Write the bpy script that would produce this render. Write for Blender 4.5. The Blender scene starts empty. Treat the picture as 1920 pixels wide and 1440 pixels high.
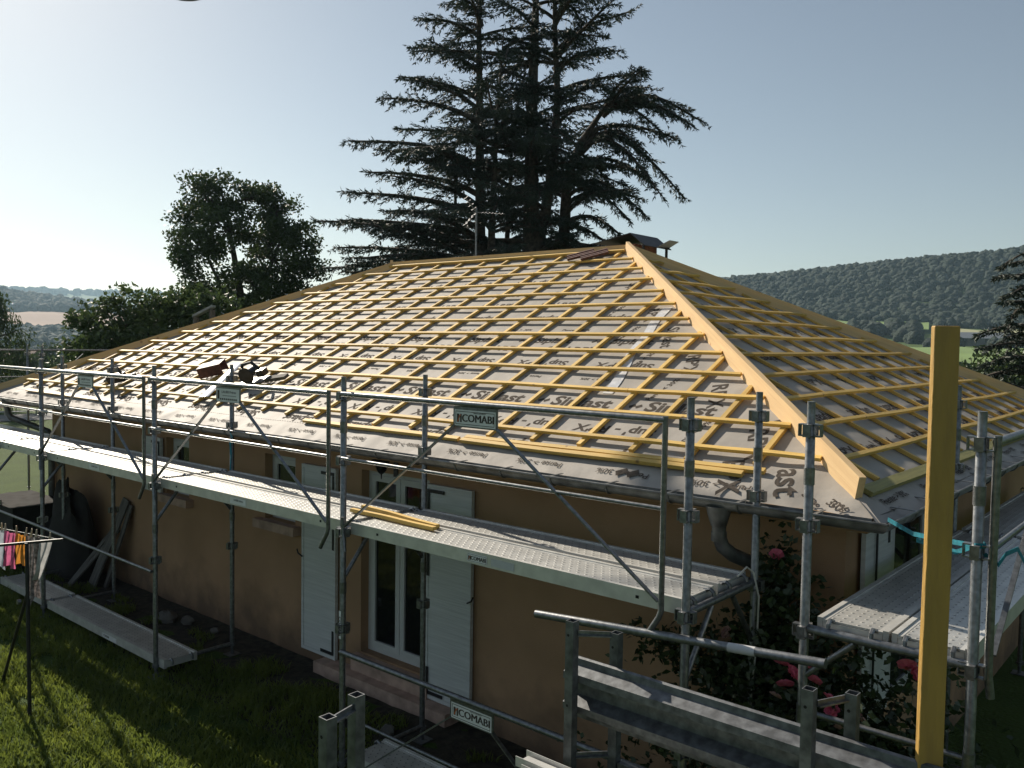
import bpy, math, random
import numpy as np
from mathutils import Vector, Matrix, noise
random.seed(7); RNG = np.random.default_rng(7)
SC = bpy.context.scene; COL = SC.collection
PI = math.pi
# ------------------------------------------------------------------ camera
YAW, PITCH, ROLL = math.radians(-40.62), math.radians(-2.78), math.radians(0.846)
CAM = Vector((6.357, -9.730, 3.455))
fw = Vector((math.sin(YAW)*math.cos(PITCH), math.cos(YAW)*math.cos(PITCH), math.sin(PITCH)))
rt = Vector((math.cos(YAW), -math.sin(YAW), 0)); up = rt.cross(fw)
r2 = rt*math.cos(ROLL)+up*math.sin(ROLL); u2 = up*math.cos(ROLL)-rt*math.sin(ROLL)
cd = bpy.data.cameras.new('camera'); cam = bpy.data.objects.new('camera', cd); COL.objects.link(cam)
cam.matrix_world = Matrix(((r2.x, u2.x, -fw.x, CAM.x), (r2.y, u2.y, -fw.y, CAM.y), (r2.z, u2.z, -fw.z, CAM.z), (0, 0, 0, 1)))
cd.sensor_width = 36; cd.lens = 36*1608.1/1920; cd.clip_start = 0.05; cd.clip_end = 9000
SC.camera = cam
# ------------------------------------------------------------------ sky, sun, exposure
EL, AZ = math.radians(31), math.radians(13)
SUN = Vector((-math.cos(EL)*math.cos(AZ), math.cos(EL)*math.sin(AZ), math.sin(EL)))
w = bpy.data.worlds.new('World'); SC.world = w; w.use_nodes = True
nt = w.node_tree; bg = nt.nodes['Background']
sky = nt.nodes.new('ShaderNodeTexSky'); sky.sky_type = 'NISHITA'; sky.sun_disc = False
sky.sun_elevation = EL; sky.sun_rotation = math.atan2(SUN.x, SUN.y)
sky.altitude = 300; sky.air_density = 1.0; sky.dust_density = 0.6; sky.ozone_density = 0.3
tint = nt.nodes.new('ShaderNodeMixRGB'); tint.blend_type = 'MULTIPLY'; tint.inputs[0].default_value = 1; tint.inputs[2].default_value = (1.0, 1.005, .975, 1)
hsv = nt.nodes.new('ShaderNodeHueSaturation'); hsv.inputs['Saturation'].default_value = .74; nt.links.new(sky.outputs[0], hsv.inputs['Color']); nt.links.new(hsv.outputs[0], tint.inputs[1]); nt.links.new(tint.outputs[0], bg.inputs[0]); bg.inputs[1].default_value = 0.060
sl = bpy.data.lights.new('sun', 'SUN'); sl.energy = 5.0; sl.angle = math.radians(0.6); sl.color = (1.0, 0.90, 0.76)
so = bpy.data.objects.new('sun', sl); COL.objects.link(so); so.rotation_euler = SUN.to_track_quat('Z', 'Y').to_euler(); so.location = (-30, 10, 30)
vs = SC.view_settings; vs.view_transform = 'Standard'; vs.look = 'None'; vs.gamma = 1.0; vs.exposure = 0.5
SC.render.engine = 'CYCLES'
cy = SC.cycles; cy.max_bounces = 6; cy.diffuse_bounces = 3; cy.glossy_bounces = 3; cy.transmission_bounces = 4; cy.transparent_max_bounces = 6
cy.volume_bounces = 1; cy.caustics_reflective = False; cy.caustics_refractive = False; cy.use_denoising = True; cy.sample_clamp_indirect = 6

# ------------------------------------------------------------------ materials
def nodes(m): return m.node_tree.nodes, m.node_tree.links
def mat(name, col, rough=.6, metal=0., var=.12, scale=8., bump=0., bscale=60., spec=.5, col2=None, stretch=None, transl=0., rnd=0., coat=0., detail=5, bdist=.01):
    m = bpy.data.materials.new(name); m.use_nodes = True; N, L = nodes(m); p = N['Principled BSDF']
    p.inputs['Roughness'].default_value = rough; p.inputs['Metallic'].default_value = metal
    p.inputs['Specular IOR Level'].default_value = spec; p.inputs['Coat Weight'].default_value = coat
    tc = N.new('ShaderNodeTexCoord'); src = tc.outputs['Object']
    if stretch:
        mp = N.new('ShaderNodeMapping'); mp.inputs['Scale'].default_value = stretch; L.new(src, mp.inputs[0]); src = mp.outputs[0]
    nz = N.new('ShaderNodeTexNoise'); nz.inputs['Scale'].default_value = scale; nz.inputs['Detail'].default_value = detail; L.new(src, nz.inputs['Vector'])
    a = Vector(col); b = Vector(col2) if col2 else a*(1-2.2*var); a2 = a if col2 else a*(1+var)
    rmp = N.new('ShaderNodeValToRGB'); rmp.color_ramp.elements[0].position = .33; rmp.color_ramp.elements[1].position = .67
    rmp.color_ramp.elements[0].color = (*b, 1); rmp.color_ramp.elements[1].color = (*a2, 1); L.new(nz.outputs[0], rmp.inputs[0]); out = rmp.outputs[0]
    if rnd:
        oi = N.new('ShaderNodeObjectInfo'); hs = N.new('ShaderNodeHueSaturation'); mr = N.new('ShaderNodeMapRange')
        mr.inputs[3].default_value = 1-rnd; mr.inputs[4].default_value = 1+rnd; L.new(oi.outputs['Random'], mr.inputs[0]); L.new(mr.outputs[0], hs.inputs['Value']); L.new(out, hs.inputs['Color']); out = hs.outputs[0]
    L.new(out, p.inputs['Base Color'])
    if bump:
        n2 = N.new('ShaderNodeTexNoise'); n2.inputs['Scale'].default_value = bscale; n2.inputs['Detail'].default_value = 4; L.new(src, n2.inputs['Vector'])
        bp = N.new('ShaderNodeBump'); bp.inputs['Strength'].default_value = bump; bp.inputs['Distance'].default_value = bdist; L.new(n2.outputs[0], bp.inputs['Height']); L.new(bp.outputs[0], p.inputs['Normal'])
    if transl:
        t = N.new('ShaderNodeBsdfTranslucent'); L.new(out, t.inputs[0]); mx = N.new('ShaderNodeMixShader'); mx.inputs[0].default_value = transl
        L.new(p.outputs[0], mx.inputs[1]); L.new(t.outputs[0], mx.inputs[2]); L.new(mx.outputs[0], N['Material Output'].inputs[0])
    return m
M = {}
M['underlay'] = mat('underlay', (.40, .37, .33), .66, var=.08, scale=3, bump=.25, bscale=14, spec=.22)
M['ink'] = mat('ink', (.10, .085, .072), .9, var=.15, scale=20, spec=.05)
M['tape'] = mat('tape', (.75, .76, .78), .2, var=.1, scale=12, bump=.5, bscale=25)
M['batten'] = mat('batten', (.78, .51, .13), .65, var=.1, scale=6, stretch=(.5, 9, 9), bump=.25, bscale=20, rnd=.17, col2=(.60, .39, .095))
M['beam'] = mat('beam', (.82, .58, .30), .6, scale=5, stretch=(.35, 8, 8), bump=.2, bscale=14, rnd=.04, col2=(.72, .49, .25))
def knots(m, sc=3.2, rad=.05, col=(.22, .11, .04)):
    N, L = nodes(m); p = N['Principled BSDF']; bc = p.inputs['Base Color'].links[0].from_socket; tc = N.new('ShaderNodeTexCoord'); oi = N.new('ShaderNodeObjectInfo'); ad = N.new('ShaderNodeVectorMath'); vm = N.new('ShaderNodeVectorMath'); vm.operation = 'SCALE'; vm.inputs[0].default_value = (7, 3, 5); L.new(oi.outputs['Random'], vm.inputs['Scale'])
    L.new(tc.outputs['Object'], ad.inputs[0]); L.new(vm.outputs[0], ad.inputs[1]); v = N.new('ShaderNodeTexVoronoi'); v.inputs['Scale'].default_value = sc; L.new(ad.outputs[0], v.inputs['Vector'])
    mr = N.new('ShaderNodeMapRange'); mr.inputs[1].default_value = rad*.6; mr.inputs[2].default_value = rad*1.5; mr.inputs[3].default_value = .8; mr.inputs[4].default_value = 0; L.new(v.outputs['Distance'], mr.inputs[0])
    mx = N.new('ShaderNodeMixRGB'); mx.inputs[2].default_value = (*col, 1); L.new(mr.outputs[0], mx.inputs[0]); L.new(bc, mx.inputs[1]); L.new(mx.outputs[0], p.inputs['Base Color'])
knots(M['batten'], 5.5, .075); knots(M['beam'], 3.6, .075, (.40, .20, .08))
M['greenwood'] = mat('greenwood', (.33, .30, .10), .7, scale=6, stretch=(.5, 9, 9), bump=.25, col2=(.24, .22, .08))
M['plankpaint'] = mat('plankpaint', (.48, .29, .065), .62, scale=3, stretch=(1.2, 7, 7), bump=.6, bscale=9, col2=(.38, .23, .06), detail=9)
M['galv'] = mat('galv', (.21, .22, .228), .40, metal=.75, var=.16, scale=35, bump=.05, bscale=90, rnd=.12)
M['galvdull'] = mat('galvdull', (.17, .178, .185), .48, metal=.6, var=.2, scale=22, bump=.05)
M['alu'] = mat('alu', (.68, .67, .63), .42, metal=.4, var=.07, scale=9, rnd=.05)
M['zinc'] = mat('zinc', (.16, .165, .16), .45, metal=.45, var=.25, scale=9, bump=.05, bscale=30)
M['stucco'] = mat('stucco', (.48, .295, .175), .9, var=.08, scale=1.6, bump=.6, bscale=160, col2=(.40, .245, .142), spec=.2)
def dirt(m):
    N, L = nodes(m); p = N['Principled BSDF']; bc = p.inputs['Base Color'].links[0].from_socket; g = N.new('ShaderNodeNewGeometry'); sx = N.new('ShaderNodeSeparateXYZ'); L.new(g.outputs['Position'], sx.inputs[0])
    n = N.new('ShaderNodeTexNoise'); n.inputs['Scale'].default_value = 3.5; n.inputs['Detail'].default_value = 8; L.new(g.outputs['Position'], n.inputs['Vector'])
    ml = N.new('ShaderNodeMath'); ml.operation = 'MULTIPLY_ADD'; ml.inputs[1].default_value = -1.1; L.new(n.outputs[0], ml.inputs[0]); L.new(sx.outputs[2], ml.inputs[2])
    mr = N.new('ShaderNodeMapRange'); mr.inputs[1].default_value = -.55; mr.inputs[2].default_value = .05; mr.inputs[3].default_value = .75; mr.inputs[4].default_value = 0; L.new(ml.outputs[0], mr.inputs[0])
    mx = N.new('ShaderNodeMixRGB'); mx.inputs[2].default_value = (.12, .085, .06, 1); L.new(mr.outputs[0], mx.inputs[0]); L.new(bc, mx.inputs[1]); L.new(mx.outputs[0], p.inputs['Base Color'])
dirt(M['stucco'])
M['render2'] = mat('render2', (.48, .33, .26), .9, var=.14, scale=7, bump=.4, bscale=80)
M['white'] = mat('white', (.64, .65, .64), .5, var=.06, scale=3, stretch=(.5, .5, 14), bump=.35, bscale=5)
M['pvc'] = mat('pvc', (.58, .58, .57), .35, var=.03)
M['blackiron'] = mat('blackiron', (.015, .015, .017), .5, var=.1)
M['glass'] = mat('glass', (.012, .013, .014), .05, var=.1, spec=.5)
M['dark'] = mat('dark', (.02, .018, .016), .9)
M['soffit'] = mat('soffit', (.30, .19, .10), .7, var=.15, scale=5, stretch=(1, 9, 9))
M['bark'] = mat('bark', (.075, .062, .05), .9, var=.3, scale=9, bump=.6, bscale=25)
M['cedar'] = mat('cedar', (.042, .062, .040), .65, scale=1.3, col2=(.030, .046, .036), transl=.12)
M['leaf'] = mat('leaf', (.070, .105, .030), .55, scale=.9, col2=(.040, .066, .024), transl=.25)
M['leaf2'] = mat('leaf2', (.085, .125, .035), .55, scale=.9, col2=(.050, .08, .028), transl=.3)
M['roseleaf'] = mat('roseleaf', (.045, .075, .025), .4, scale=5, col2=(.03, .045, .018), transl=.15)
M['rose'] = mat('rose', (.82, .22, .32), .5, scale=30, col2=(.74, .13, .24), transl=.2)
M['palerose'] = mat('palerose', (.65, .45, .42), .5, scale=30, col2=(.55, .30, .28), transl=.2)
M['grass'] = mat('grass', (.19, .23, .04), .5, scale=2.2, col2=(.10, .14, .026), transl=.5)
M['forest'] = mat('forest', (.017, .032, .019), .95, scale=.2, col2=(.008, .018, .012), bump=1.0, bscale=.55, detail=8, bdist=2.5)
M['teal'] = mat('teal', (.02, .26, .34), .6, var=.15, scale=40, transl=.2)
M['tile'] = mat('tile', (.14, .055, .045), .6, var=.2, scale=20)
M['blacktool'] = mat('blacktool', (.03, .03, .032), .4, var=.2, scale=20)
M['chrome'] = mat('chrome', (.75, .75, .76), .16, metal=1., var=.04)
M['plastic'] = mat('plastic', (.62, .6, .52), .4, var=.06)
M['signplate'] = mat('signplate', (.55, .56, .56), .5, var=.06)
M['signwhite'] = mat('signwhite', (.78, .78, .76), .45, var=.04)
M['orangemark'] = mat('orangemark', (.65, .16, .05), .5, var=.05)
M['brick'] = mat('brick', (.25, .11, .07), .85, var=.2, scale=10, bump=.3)
M['sheet'] = mat('sheet', (.035, .03, .028), .5, metal=.3, var=.2, scale=6)
M['lightsheet'] = mat('lightsheet', (.32, .33, .34), .45, metal=.3, var=.1)
M['oldboard'] = mat('oldboard', (.13, .12, .105), .85, var=.2, scale=5, stretch=(1, 8, 8))
M['blackbox'] = mat('blackbox', (.02, .02, .02), .75, var=.3, scale=4, bump=.5, bscale=6, spec=.02)
M['stone'] = mat('stone', (.15, .14, .12), .9, var=.2, scale=8, bump=.5)
M['road'] = mat('road', (.17, .165, .155), .9, var=.12, scale=3, bump=.2)
M['kerb'] = mat('kerb', (.45, .44, .42), .85, var=.1)
M['roofred'] = mat('roofred', (.20, .12, .09), .85, var=.15, scale=2)
M['cream'] = mat('cream', (.50, .45, .38), .9, var=.08)
for nm, c in dict(shirt=(.58, .63, .70), pink=(.72, .17, .34), orange=(.72, .30, .05), sock=(.55, .55, .55), yellow=(.6, .45, .06)).items():
    M[nm] = mat('cloth_'+nm, c, .85, var=.08, scale=20, transl=.35, bump=.3, bscale=60)
M['leopard'] = mat('cloth_leopard', (.36, .31, .30), .85, scale=38, col2=(.07, .055, .05), transl=.2)
M['peg'] = mat('peg', (.62, .50, .36), .7, var=.1)
def ground_mat():
    m = bpy.data.materials.new('ground'); m.use_nodes = True; N, L = nodes(m); p = N['Principled BSDF']; p.inputs['Roughness'].default_value = .95; p.inputs['Specular IOR Level'].default_value = .15
    tc = N.new('ShaderNodeTexCoord'); ge = tc.outputs['Object']
    def nz(s, d=5):
        n = N.new('ShaderNodeTexNoise'); n.inputs['Scale'].default_value = s; n.inputs['Detail'].default_value = d; L.new(ge, n.inputs['Vector']); return n.outputs[0]
    def ramp(i, a, b, lo=.35, hi=.65):
        r = N.new('ShaderNodeValToRGB'); r.color_ramp.elements[0].position = lo; r.color_ramp.elements[1].position = hi; r.color_ramp.elements[0].color = (*a, 1); r.color_ramp.elements[1].color = (*b, 1); L.new(i, r.inputs[0]); return r.outputs[0]
    g1 = ramp(nz(1.3), (.035, .052, .016), (.065, .095, .024)); g2 = ramp(nz(.02, 3), (.085, .135, .03), (.055, .10, .022))
    mx = N.new('ShaderNodeMixRGB'); mx.inputs[0].default_value = .5; L.new(g1, mx.inputs[1]); L.new(g2, mx.inputs[2])
    L.new(mx.outputs[0], p.inputs['Base Color'])
    b = N.new('ShaderNodeBump'); b.inputs['Strength'].default_value = .8; b.inputs['Distance'].default_value = .05; L.new(nz(24), b.inputs['Height']); L.new(b.outputs[0], p.inputs['Normal'])
    return m
M['ground'] = ground_mat()
M['soil'] = mat('soil', (.040, .034, .022), .95, var=.3, scale=12, bump=1, bscale=25)
M['fieldbrown'] = mat('fieldbrown', (.30, .19, .13), .95, var=.06, scale=.02)
M['fieldgreen'] = mat('fieldgreen', (.15, .23, .055), .95, var=.08, scale=.03)
M['fieldpale'] = mat('fieldpale', (.30, .30, .16), .95, var=.08, scale=.03)
def deck_mat():
    m = mat('deck_alu', (.62, .615, .58), .42, metal=.55, var=.08, scale=7, rnd=.05); N, L = nodes(m); p = N['Principled BSDF']
    tc = N.new('ShaderNodeTexCoord'); mp = N.new('ShaderNodeMapping'); mp.inputs['Scale'].default_value = (1/.062, 1/.046, 0); L.new(tc.outputs['Object'], mp.inputs[0])
    # staggered grid of punched studs
    sx = N.new('ShaderNodeSeparateXYZ'); L.new(mp.outputs[0], sx.inputs[0])
    fl = N.new('ShaderNodeMath'); fl.operation = 'FLOOR'; L.new(sx.outputs[1], fl.inputs[0])
    ml = N.new('ShaderNodeMath'); ml.operation = 'MULTIPLY'; ml.inputs[1].default_value = .5; L.new(fl.outputs[0], ml.inputs[0])
    ad = N.new('ShaderNodeMath'); L.new(sx.outputs[0], ad.inputs[0]); L.new(ml.outputs[0], ad.inputs[1])
    cb = N.new('ShaderNodeCombineXYZ'); L.new(ad.outputs[0], cb.inputs[0]); L.new(sx.outputs[1], cb.inputs[1])
    fr = N.new('ShaderNodeVectorMath'); fr.operation = 'FRACTION'; L.new(cb.outputs[0], fr.inputs[0])
    sb = N.new('ShaderNodeVectorMath'); sb.operation = 'SUBTRACT'; sb.inputs[1].default_value = (.5, .5, 0); L.new(fr.outputs[0], sb.inputs[0])
    ln = N.new('ShaderNodeVectorMath'); ln.operation = 'LENGTH'; L.new(sb.outputs[0], ln.inputs[0])
    hole = N.new('ShaderNodeMapRange'); hole.inputs[1].default_value = .075; hole.inputs[2].default_value = .13; L.new(ln.outputs['Value'], hole.inputs[0])
    mnd = N.new('ShaderNodeMapRange'); mnd.inputs[1].default_value = .10; mnd.inputs[2].default_value = .24; mnd.inputs[3].default_value = 1; mnd.inputs[4].default_value = 0; L.new(ln.outputs['Value'], mnd.inputs[0])
    bc = p.inputs['Base Color'].links[0].from_socket
    mx = N.new('ShaderNodeMixRGB'); mx.inputs[1].default_value = (.10, .10, .09, 1); L.new(hole.outputs[0], mx.inputs[0]); L.new(bc, mx.inputs[2]); L.new(mx.outputs[0], p.inputs['Base Color'])
    b = N.new('ShaderNodeBump'); b.inputs['Strength'].default_value = 1; b.inputs['Distance'].default_value = .0022; L.new(mnd.outputs[0], b.inputs['Height']); L.new(b.outputs[0], p.inputs['Normal'])
    return m
M['deck'] = deck_mat()

# ------------------------------------------------------------------ mesh helpers
WORLD = {}   # object -> world location (parents are never rotated)
def link(o, parent=None, wl=(0, 0, 0)):
    COL.objects.link(o); wl = Vector(wl); WORLD[o] = wl
    if parent is not None: o.parent = parent; o.location = wl-WORLD[parent]
    else: o.location = wl
    return o
def tag(o, label=None, cat=None, group=None, kind=None):
    for k, v in (('label', label), ('category', cat), ('group', group), ('kind', kind)):
        if v: o[k] = v
    return o
def thing(name, label, cat, loc=(0, 0, 0), group=None):
    return tag(link(bpy.data.objects.new(name, None), None, loc), label, cat, group)
def fast_mesh(name, V, F):
    V = np.asarray(V, np.float32); F = np.asarray(F, np.int32); me = bpy.data.meshes.new(name); k = F.shape[1]
    me.vertices.add(len(V)); me.vertices.foreach_set('co', V.ravel()); me.loops.add(F.size); me.loops.foreach_set('vertex_index', F.ravel())
    me.polygons.add(len(F)); me.polygons.foreach_set('loop_start', np.arange(0, F.size, k, dtype=np.int32)); me.polygons.foreach_set('loop_total', np.full(len(F), k, np.int32))
    me.update(calc_edges=True); me.validate(); return me
class MB:
    def __init__(s): s.v = []; s.f = []
    def quad(s, *ps):
        n = len(s.v); s.v += [Vector(p) for p in ps]; s.f.append(tuple(range(n, n+len(ps)))); return s
    def box(s, lo, hi):
        x0, y0, z0 = lo; x1, y1, z1 = hi; n = len(s.v)
        s.v += [Vector(p) for p in ((x0, y0, z0), (x1, y0, z0), (x1, y1, z0), (x0, y1, z0), (x0, y0, z1), (x1, y0, z1), (x1, y1, z1), (x0, y1, z1))]
        s.f += [tuple(n+i for i in q) for q in ((0, 3, 2, 1), (4, 5, 6, 7), (0, 1, 5, 4), (1, 2, 6, 5), (2, 3, 7, 6), (3, 0, 4, 7))]; return s
    def bar(s, p0, p1, w_, h_, upv=(0, 0, 1)):
        p0 = Vector(p0); p1 = Vector(p1); d = (p1-p0).normalized(); sd = d.cross(Vector(upv)).normalized(); u = sd.cross(d); n = len(s.v)
        for p in (p0, p1):
            for a, b in ((-1, -1), (1, -1), (1, 1), (-1, 1)): s.v.append(p+sd*(a*w_/2)+u*(b*h_/2))
        s.f += [tuple(n+i for i in q) for q in ((3, 2, 1, 0), (4, 5, 6, 7), (0, 1, 5, 4), (1, 2, 6, 5), (2, 3, 7, 6), (3, 0, 4, 7))]; return s
    def tube(s, pts, r, n=10, cap=True):
        pts = [Vector(p) for p in pts]; rs = r if isinstance(r, (list, tuple)) else [r]*len(pts); b0 = len(s.v); ref = None
        for i, p in enumerate(pts):
            d = ((pts[min(i+1, len(pts)-1)]-pts[max(i-1, 0)])).normalized()
            if ref is None: ref = Vector((0, 0, 1)) if abs(d.z) < .9 else Vector((1, 0, 0))
            a = d.cross(ref).normalized(); b = a.cross(d).normalized(); ref = b
            for k in range(n): t = 2*PI*k/n; s.v.append(p+(a*math.cos(t)+b*math.sin(t))*rs[i])
        for i in range(len(pts)-1):
            for k in range(n): q = b0+i*n; s.f.append((q+k, q+(k+1) % n, q+n+(k+1) % n, q+n+k))
        if cap: s.f.append(tuple(b0+k for k in range(n))[::-1]); s.f.append(tuple(b0+(len(pts)-1)*n+k for k in range(n)))
        return s
    def poly(s, v, f):
        n = len(s.v); s.v += [Vector(p) for p in v]; s.f += [tuple(n+i for i in q) for q in f]; return s
    def build(s, name, m, parent=None, smooth=False, origin=None):
        if origin is None:
            lo = [min(p[i] for p in s.v) for i in range(3)]; hi = [max(p[i] for p in s.v) for i in range(3)]; origin = ((lo[0]+hi[0])/2, (lo[1]+hi[1])/2, lo[2])
        o_ = Vector(origin); me = bpy.data.meshes.new(name); me.from_pydata([p-o_ for p in s.v], [], s.f); me.materials.append(M[m] if isinstance(m, str) else m)
        if smooth: smoothen(me)
        return link(bpy.data.objects.new(name, me), parent, o_)
def smoothen(me, ang=40):
    me.polygons.foreach_set('use_smooth', [True]*len(me.polygons)); me.set_sharp_from_angle(angle=math.radians(ang))
def inst(me, name, parent, wl, rot=(0, 0, 0), scale=None):
    o = bpy.data.objects.new(name, me); o.rotation_euler = rot
    if scale: o.scale = scale
    return link(o, parent, wl)
def timber(name, p0, p1, wd, ht, m, parent, upv, warp=.0, seg=8):
    """a board with its length along local X, so the grain runs along it"""
    p0 = Vector(p0); p1 = Vector(p1); L = (p1-p0).length; d = (p1-p0)/L; u = Vector(upv); sd = u.cross(d).normalized(); u = d.cross(sd).normalized()
    b = MB(); n = seg if warp else 1; ph = random.uniform(0, 6); off = [(warp*math.sin(ph+i*1.3)*random.uniform(.2, 1), warp*.7*math.sin(ph*2+i*1.1)) for i in range(n+1)]
    for i in range(n+1):
        x = L*i/n
        for a, c in ((-1, -1), (1, -1), (1, 1), (-1, 1)): b.v.append(Vector((x-L/2, a*wd/2+off[i][0], c*ht/2+off[i][1])))
    for i in range(n):
        q = i*4
        for k in range(4): b.f.append((q+k, q+(k+1) % 4, q+4+(k+1) % 4, q+4+k))
    b.f += [(3, 2, 1, 0), (n*4, n*4+1, n*4+2, n*4+3)]
    me = bpy.data.meshes.new(name); me.from_pydata(b.v, [], b.f); me.materials.append(M[m]); me.update()
    o = bpy.data.objects.new(name, me); COL.objects.link(o); wl = (p0+p1)/2; WORLD[o] = wl
    pl = WORLD[parent] if parent else Vector()
    if parent: o.parent = parent
    o.matrix_local = Matrix.Translation(wl-pl) @ Matrix(((d.x, sd.x, u.x, 0), (d.y, sd.y, u.y, 0), (d.z, sd.z, u.z, 0), (0, 0, 0, 1)))
    return o
_TX = {}
def text_polys(s, size=1., bold=.012):
    if (s, bold) not in _TX:
        c = bpy.data.curves.new('t', 'FONT'); c.body = s; c.size = 1; c.offset = bold; c.resolution_u = 3; c.align_x = 'CENTER'; c.align_y = 'CENTER'
        o = bpy.data.objects.new('t', c); COL.objects.link(o); me = bpy.data.meshes.new_from_object(o); 
        _TX[(s, bold)] = ([(v.co.x, v.co.y) for v in me.vertices], [tuple(p.vertices) for p in me.polygons]); bpy.data.objects.remove(o); bpy.data.curves.remove(c); bpy.data.meshes.remove(me)
    v, f = _TX[(s, bold)]; return [(a*size, b*size) for a, b in v], f
def write(mb, s, o, ux, uy, size, bold=.012, sx=1.):
    # heavy lettering: the outline struck three times, each a hair in front of the last
    v, f = text_polys(s, size, 0.); o = Vector(o); ux = Vector(ux); uy = Vector(uy); n = ux.cross(uy)
    for i, d in enumerate((0, -1, 1, -.5, .5)): mb.poly([o+ux*(a*sx+d*bold*size*2.2)+uy*b+n*(.00012*i) for a, b in v], f)
def V3(*a): return Vector(a)
def sstep(a, b, x): t = min(1, max(0, (x-a)/(b-a))); return t*t*(3-2*t)

# ------------------------------------------------------------------ terrain
def prof(t, r):
    for (a, za), (b, zb) in zip(t, t[1:]):
        if r <= b: return za+(zb-za)*sstep(a, b, r)*.5+(zb-za)*.5*(r-a)/(b-a)
    return t[-1][1]
def yaw_of(x, y): return math.degrees(math.atan2(x-CAM.x, y-CAM.y))
def terrain(x, y):
    yw = yaw_of(x, y); r = math.hypot(x-CAM.x, y-CAM.y)
    H = 69+1.25*max(-5, min(30, yw+27)); 
    R = prof(((0, 0), (40, 0), (70, -3), (120, -7), (250, -3), (450, 4), (590, 17), (640, 24), (800, H-9), (900, H-2), (1500, H*.7), (3400, 60)), r)
    hl = 62-3.4*max(-6, min(8, yw+71))
    Lf = prof(((0, 0), (48, 0), (80, -3), (150, -9), (350, -22), (600, -16), (900, 3), (980, 9), (1200, 30), (1480, hl), (1700, hl-6), (2400, 60), (2950, 132), (3400, 120)), r)
    t = sstep(-56, -40, yw) if yw < 100 else 1-sstep(130, 175, yw)
    z = Lf*(1-t)+R*t
    if r > 60: z += 3*noise.noise((x*.006, y*.006, 3.1))*min(1, r/300)
    elif r > 14: z += .0
    return z
def build_terrain():
    rs = [0, 4, 8, 12, 18, 25, 32, 40, 50, 62, 78, 98, 120, 150, 190, 240, 300, 360, 420, 480, 540, 600, 650, 700, 760, 830, 900, 980, 1060, 1150, 1250, 1350, 1480, 1600, 1800, 2100, 2400, 2700, 2950, 3150, 3300]
    na = 180; V = []; F = []
    for i, r in enumerate(rs):
        for k in range(na):
            a = 2*PI*k/na; x = CAM.x+r*math.sin(a); y = CAM.y+r*math.cos(a); V.append((x, y, terrain(x, y)-.004 if r > 0 else -.004))
    for i in range(len(rs)-1):
        for k in range(na): a = i*na; b = a+na; q = (k+1) % na; F.append((a+k, b+k, b+q, a+q))
    me = fast_mesh('ground', V, F); me.materials.append(M['ground']); smoothen(me, 80); o = link(bpy.data.objects.new('ground', me)); tag(o, kind='structure')
build_terrain()
def polar(yw, r, dz=0): a = math.radians(yw); x = CAM.x+r*math.sin(a); y = CAM.y+r*math.cos(a); return V3(x, y, terrain(x, y)+dz)
def field(name, y0, y1, r0, r1, m, n=14):
    b = MB(); V = []; F = []
    for i in range(n+1):
        for k in range(n+1):
            yw = y0+(y1-y0)*k/n; V.append(polar(yw, r0+(r1-r0)*i/n+ (r1-r0)*.10*math.sin(yw*1.7+i*.4), 1.2))
    for i in range(n):
        for k in range(n): a = i*(n+1)+k; F.append((a, a+1, a+n+2, a+n+1))
    b.poly(V, F); tag(b.build(name, m, smooth=True), kind='structure')
field('ploughed_field', -74, -64.5, 930, 1190, 'fieldbrown')
field('meadow', -21.5, -14.8, 540, 612, 'fieldgreen')
field('pasture', -14.5, -8, 470, 545, 'fieldpale')
field('hay_meadow', -17, -6, 300, 400, 'fieldgreen')
# roads and paths at the left, beyond the house
def strip(name, pts, wd, m, dz, kind='structure'):
    b = MB(); n = 10; P = []
    for i in range(len(pts)-1):
        a = V3(*pts[i], 0); c = V3(*pts[i+1], 0); sd = (c-a).normalized().cross(V3(0, 0, 1))*wd/2
        for k in range(n):
            q0 = a.lerp(c, k/n); q1 = a.lerp(c, (k+1)/n)
            b.quad(*[V3(p.x, p.y, terrain(p.x, p.y)+dz) for p in (q0-sd, q1-sd, q1+sd, q0+sd)])
    return tag(b.build(name, m), kind=kind)
strip('road', ((-38, -30), (-33.5, -2), (-31, 14), (-22, 40)), 3.2, 'road', .02)
strip('kerb', ((-40.2, -30), (-35.7, -2), (-33.2, 14.2), (-24.2, 40.5)), .5, 'kerb', .10)
b = MB(); b.poly([(x, y, .004+.03*noise.noise((x*3, y*3, 0))) for y in np.linspace(-5.5, -4.1, 8) for x in np.linspace(-7.9, 6.2, 60)], [(j*60+i, j*60+i+1, j*60+61+i, j*60+60+i) for j in range(7) for i in range(59)])
tag(b.build('soil', 'soil', smooth=True), kind='structure')

# ------------------------------------------------------------------ house
Z0, T = 4.72, .4793
AR, ALF, RL = 1.035, 1.069, 4.71           # plan run of the right and left hips per metre, ridge length
TH = T/AR; TL = T/ALF; BR, BLF = .90, .86; TB = TH/BR
G = .347                                    # batten gauge in plan
SE = 4.60                                   # eave distance from the ridge in plan
NF = V3(0, -T, 1).normalized(); NH = V3(TH, 0, 1).normalized()
def xr(s): return AR*s
def xl(s): return -RL-ALF*s
def front(x, s, off=0): return V3(x, -s, Z0-T*s)+NF*off
def hipend(y, t, off=0): return V3(t, y, Z0-TH*t)+NH*off
UO = -.048                                  # underlay below the batten plane
def wr_f(x, s):
    a = .0025+.010*sstep(4.15, 4.6, s)+.012*sstep(3.0, 4.2, x)*sstep(3.6, 4.5, s)
    return a*(noise.noise((x*2.4, s*3.4, .3))+.6*noise.noise((x*6.1, s*5.2, 4.3)))+.003*noise.noise((x*.7, s*.9, 9))
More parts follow.
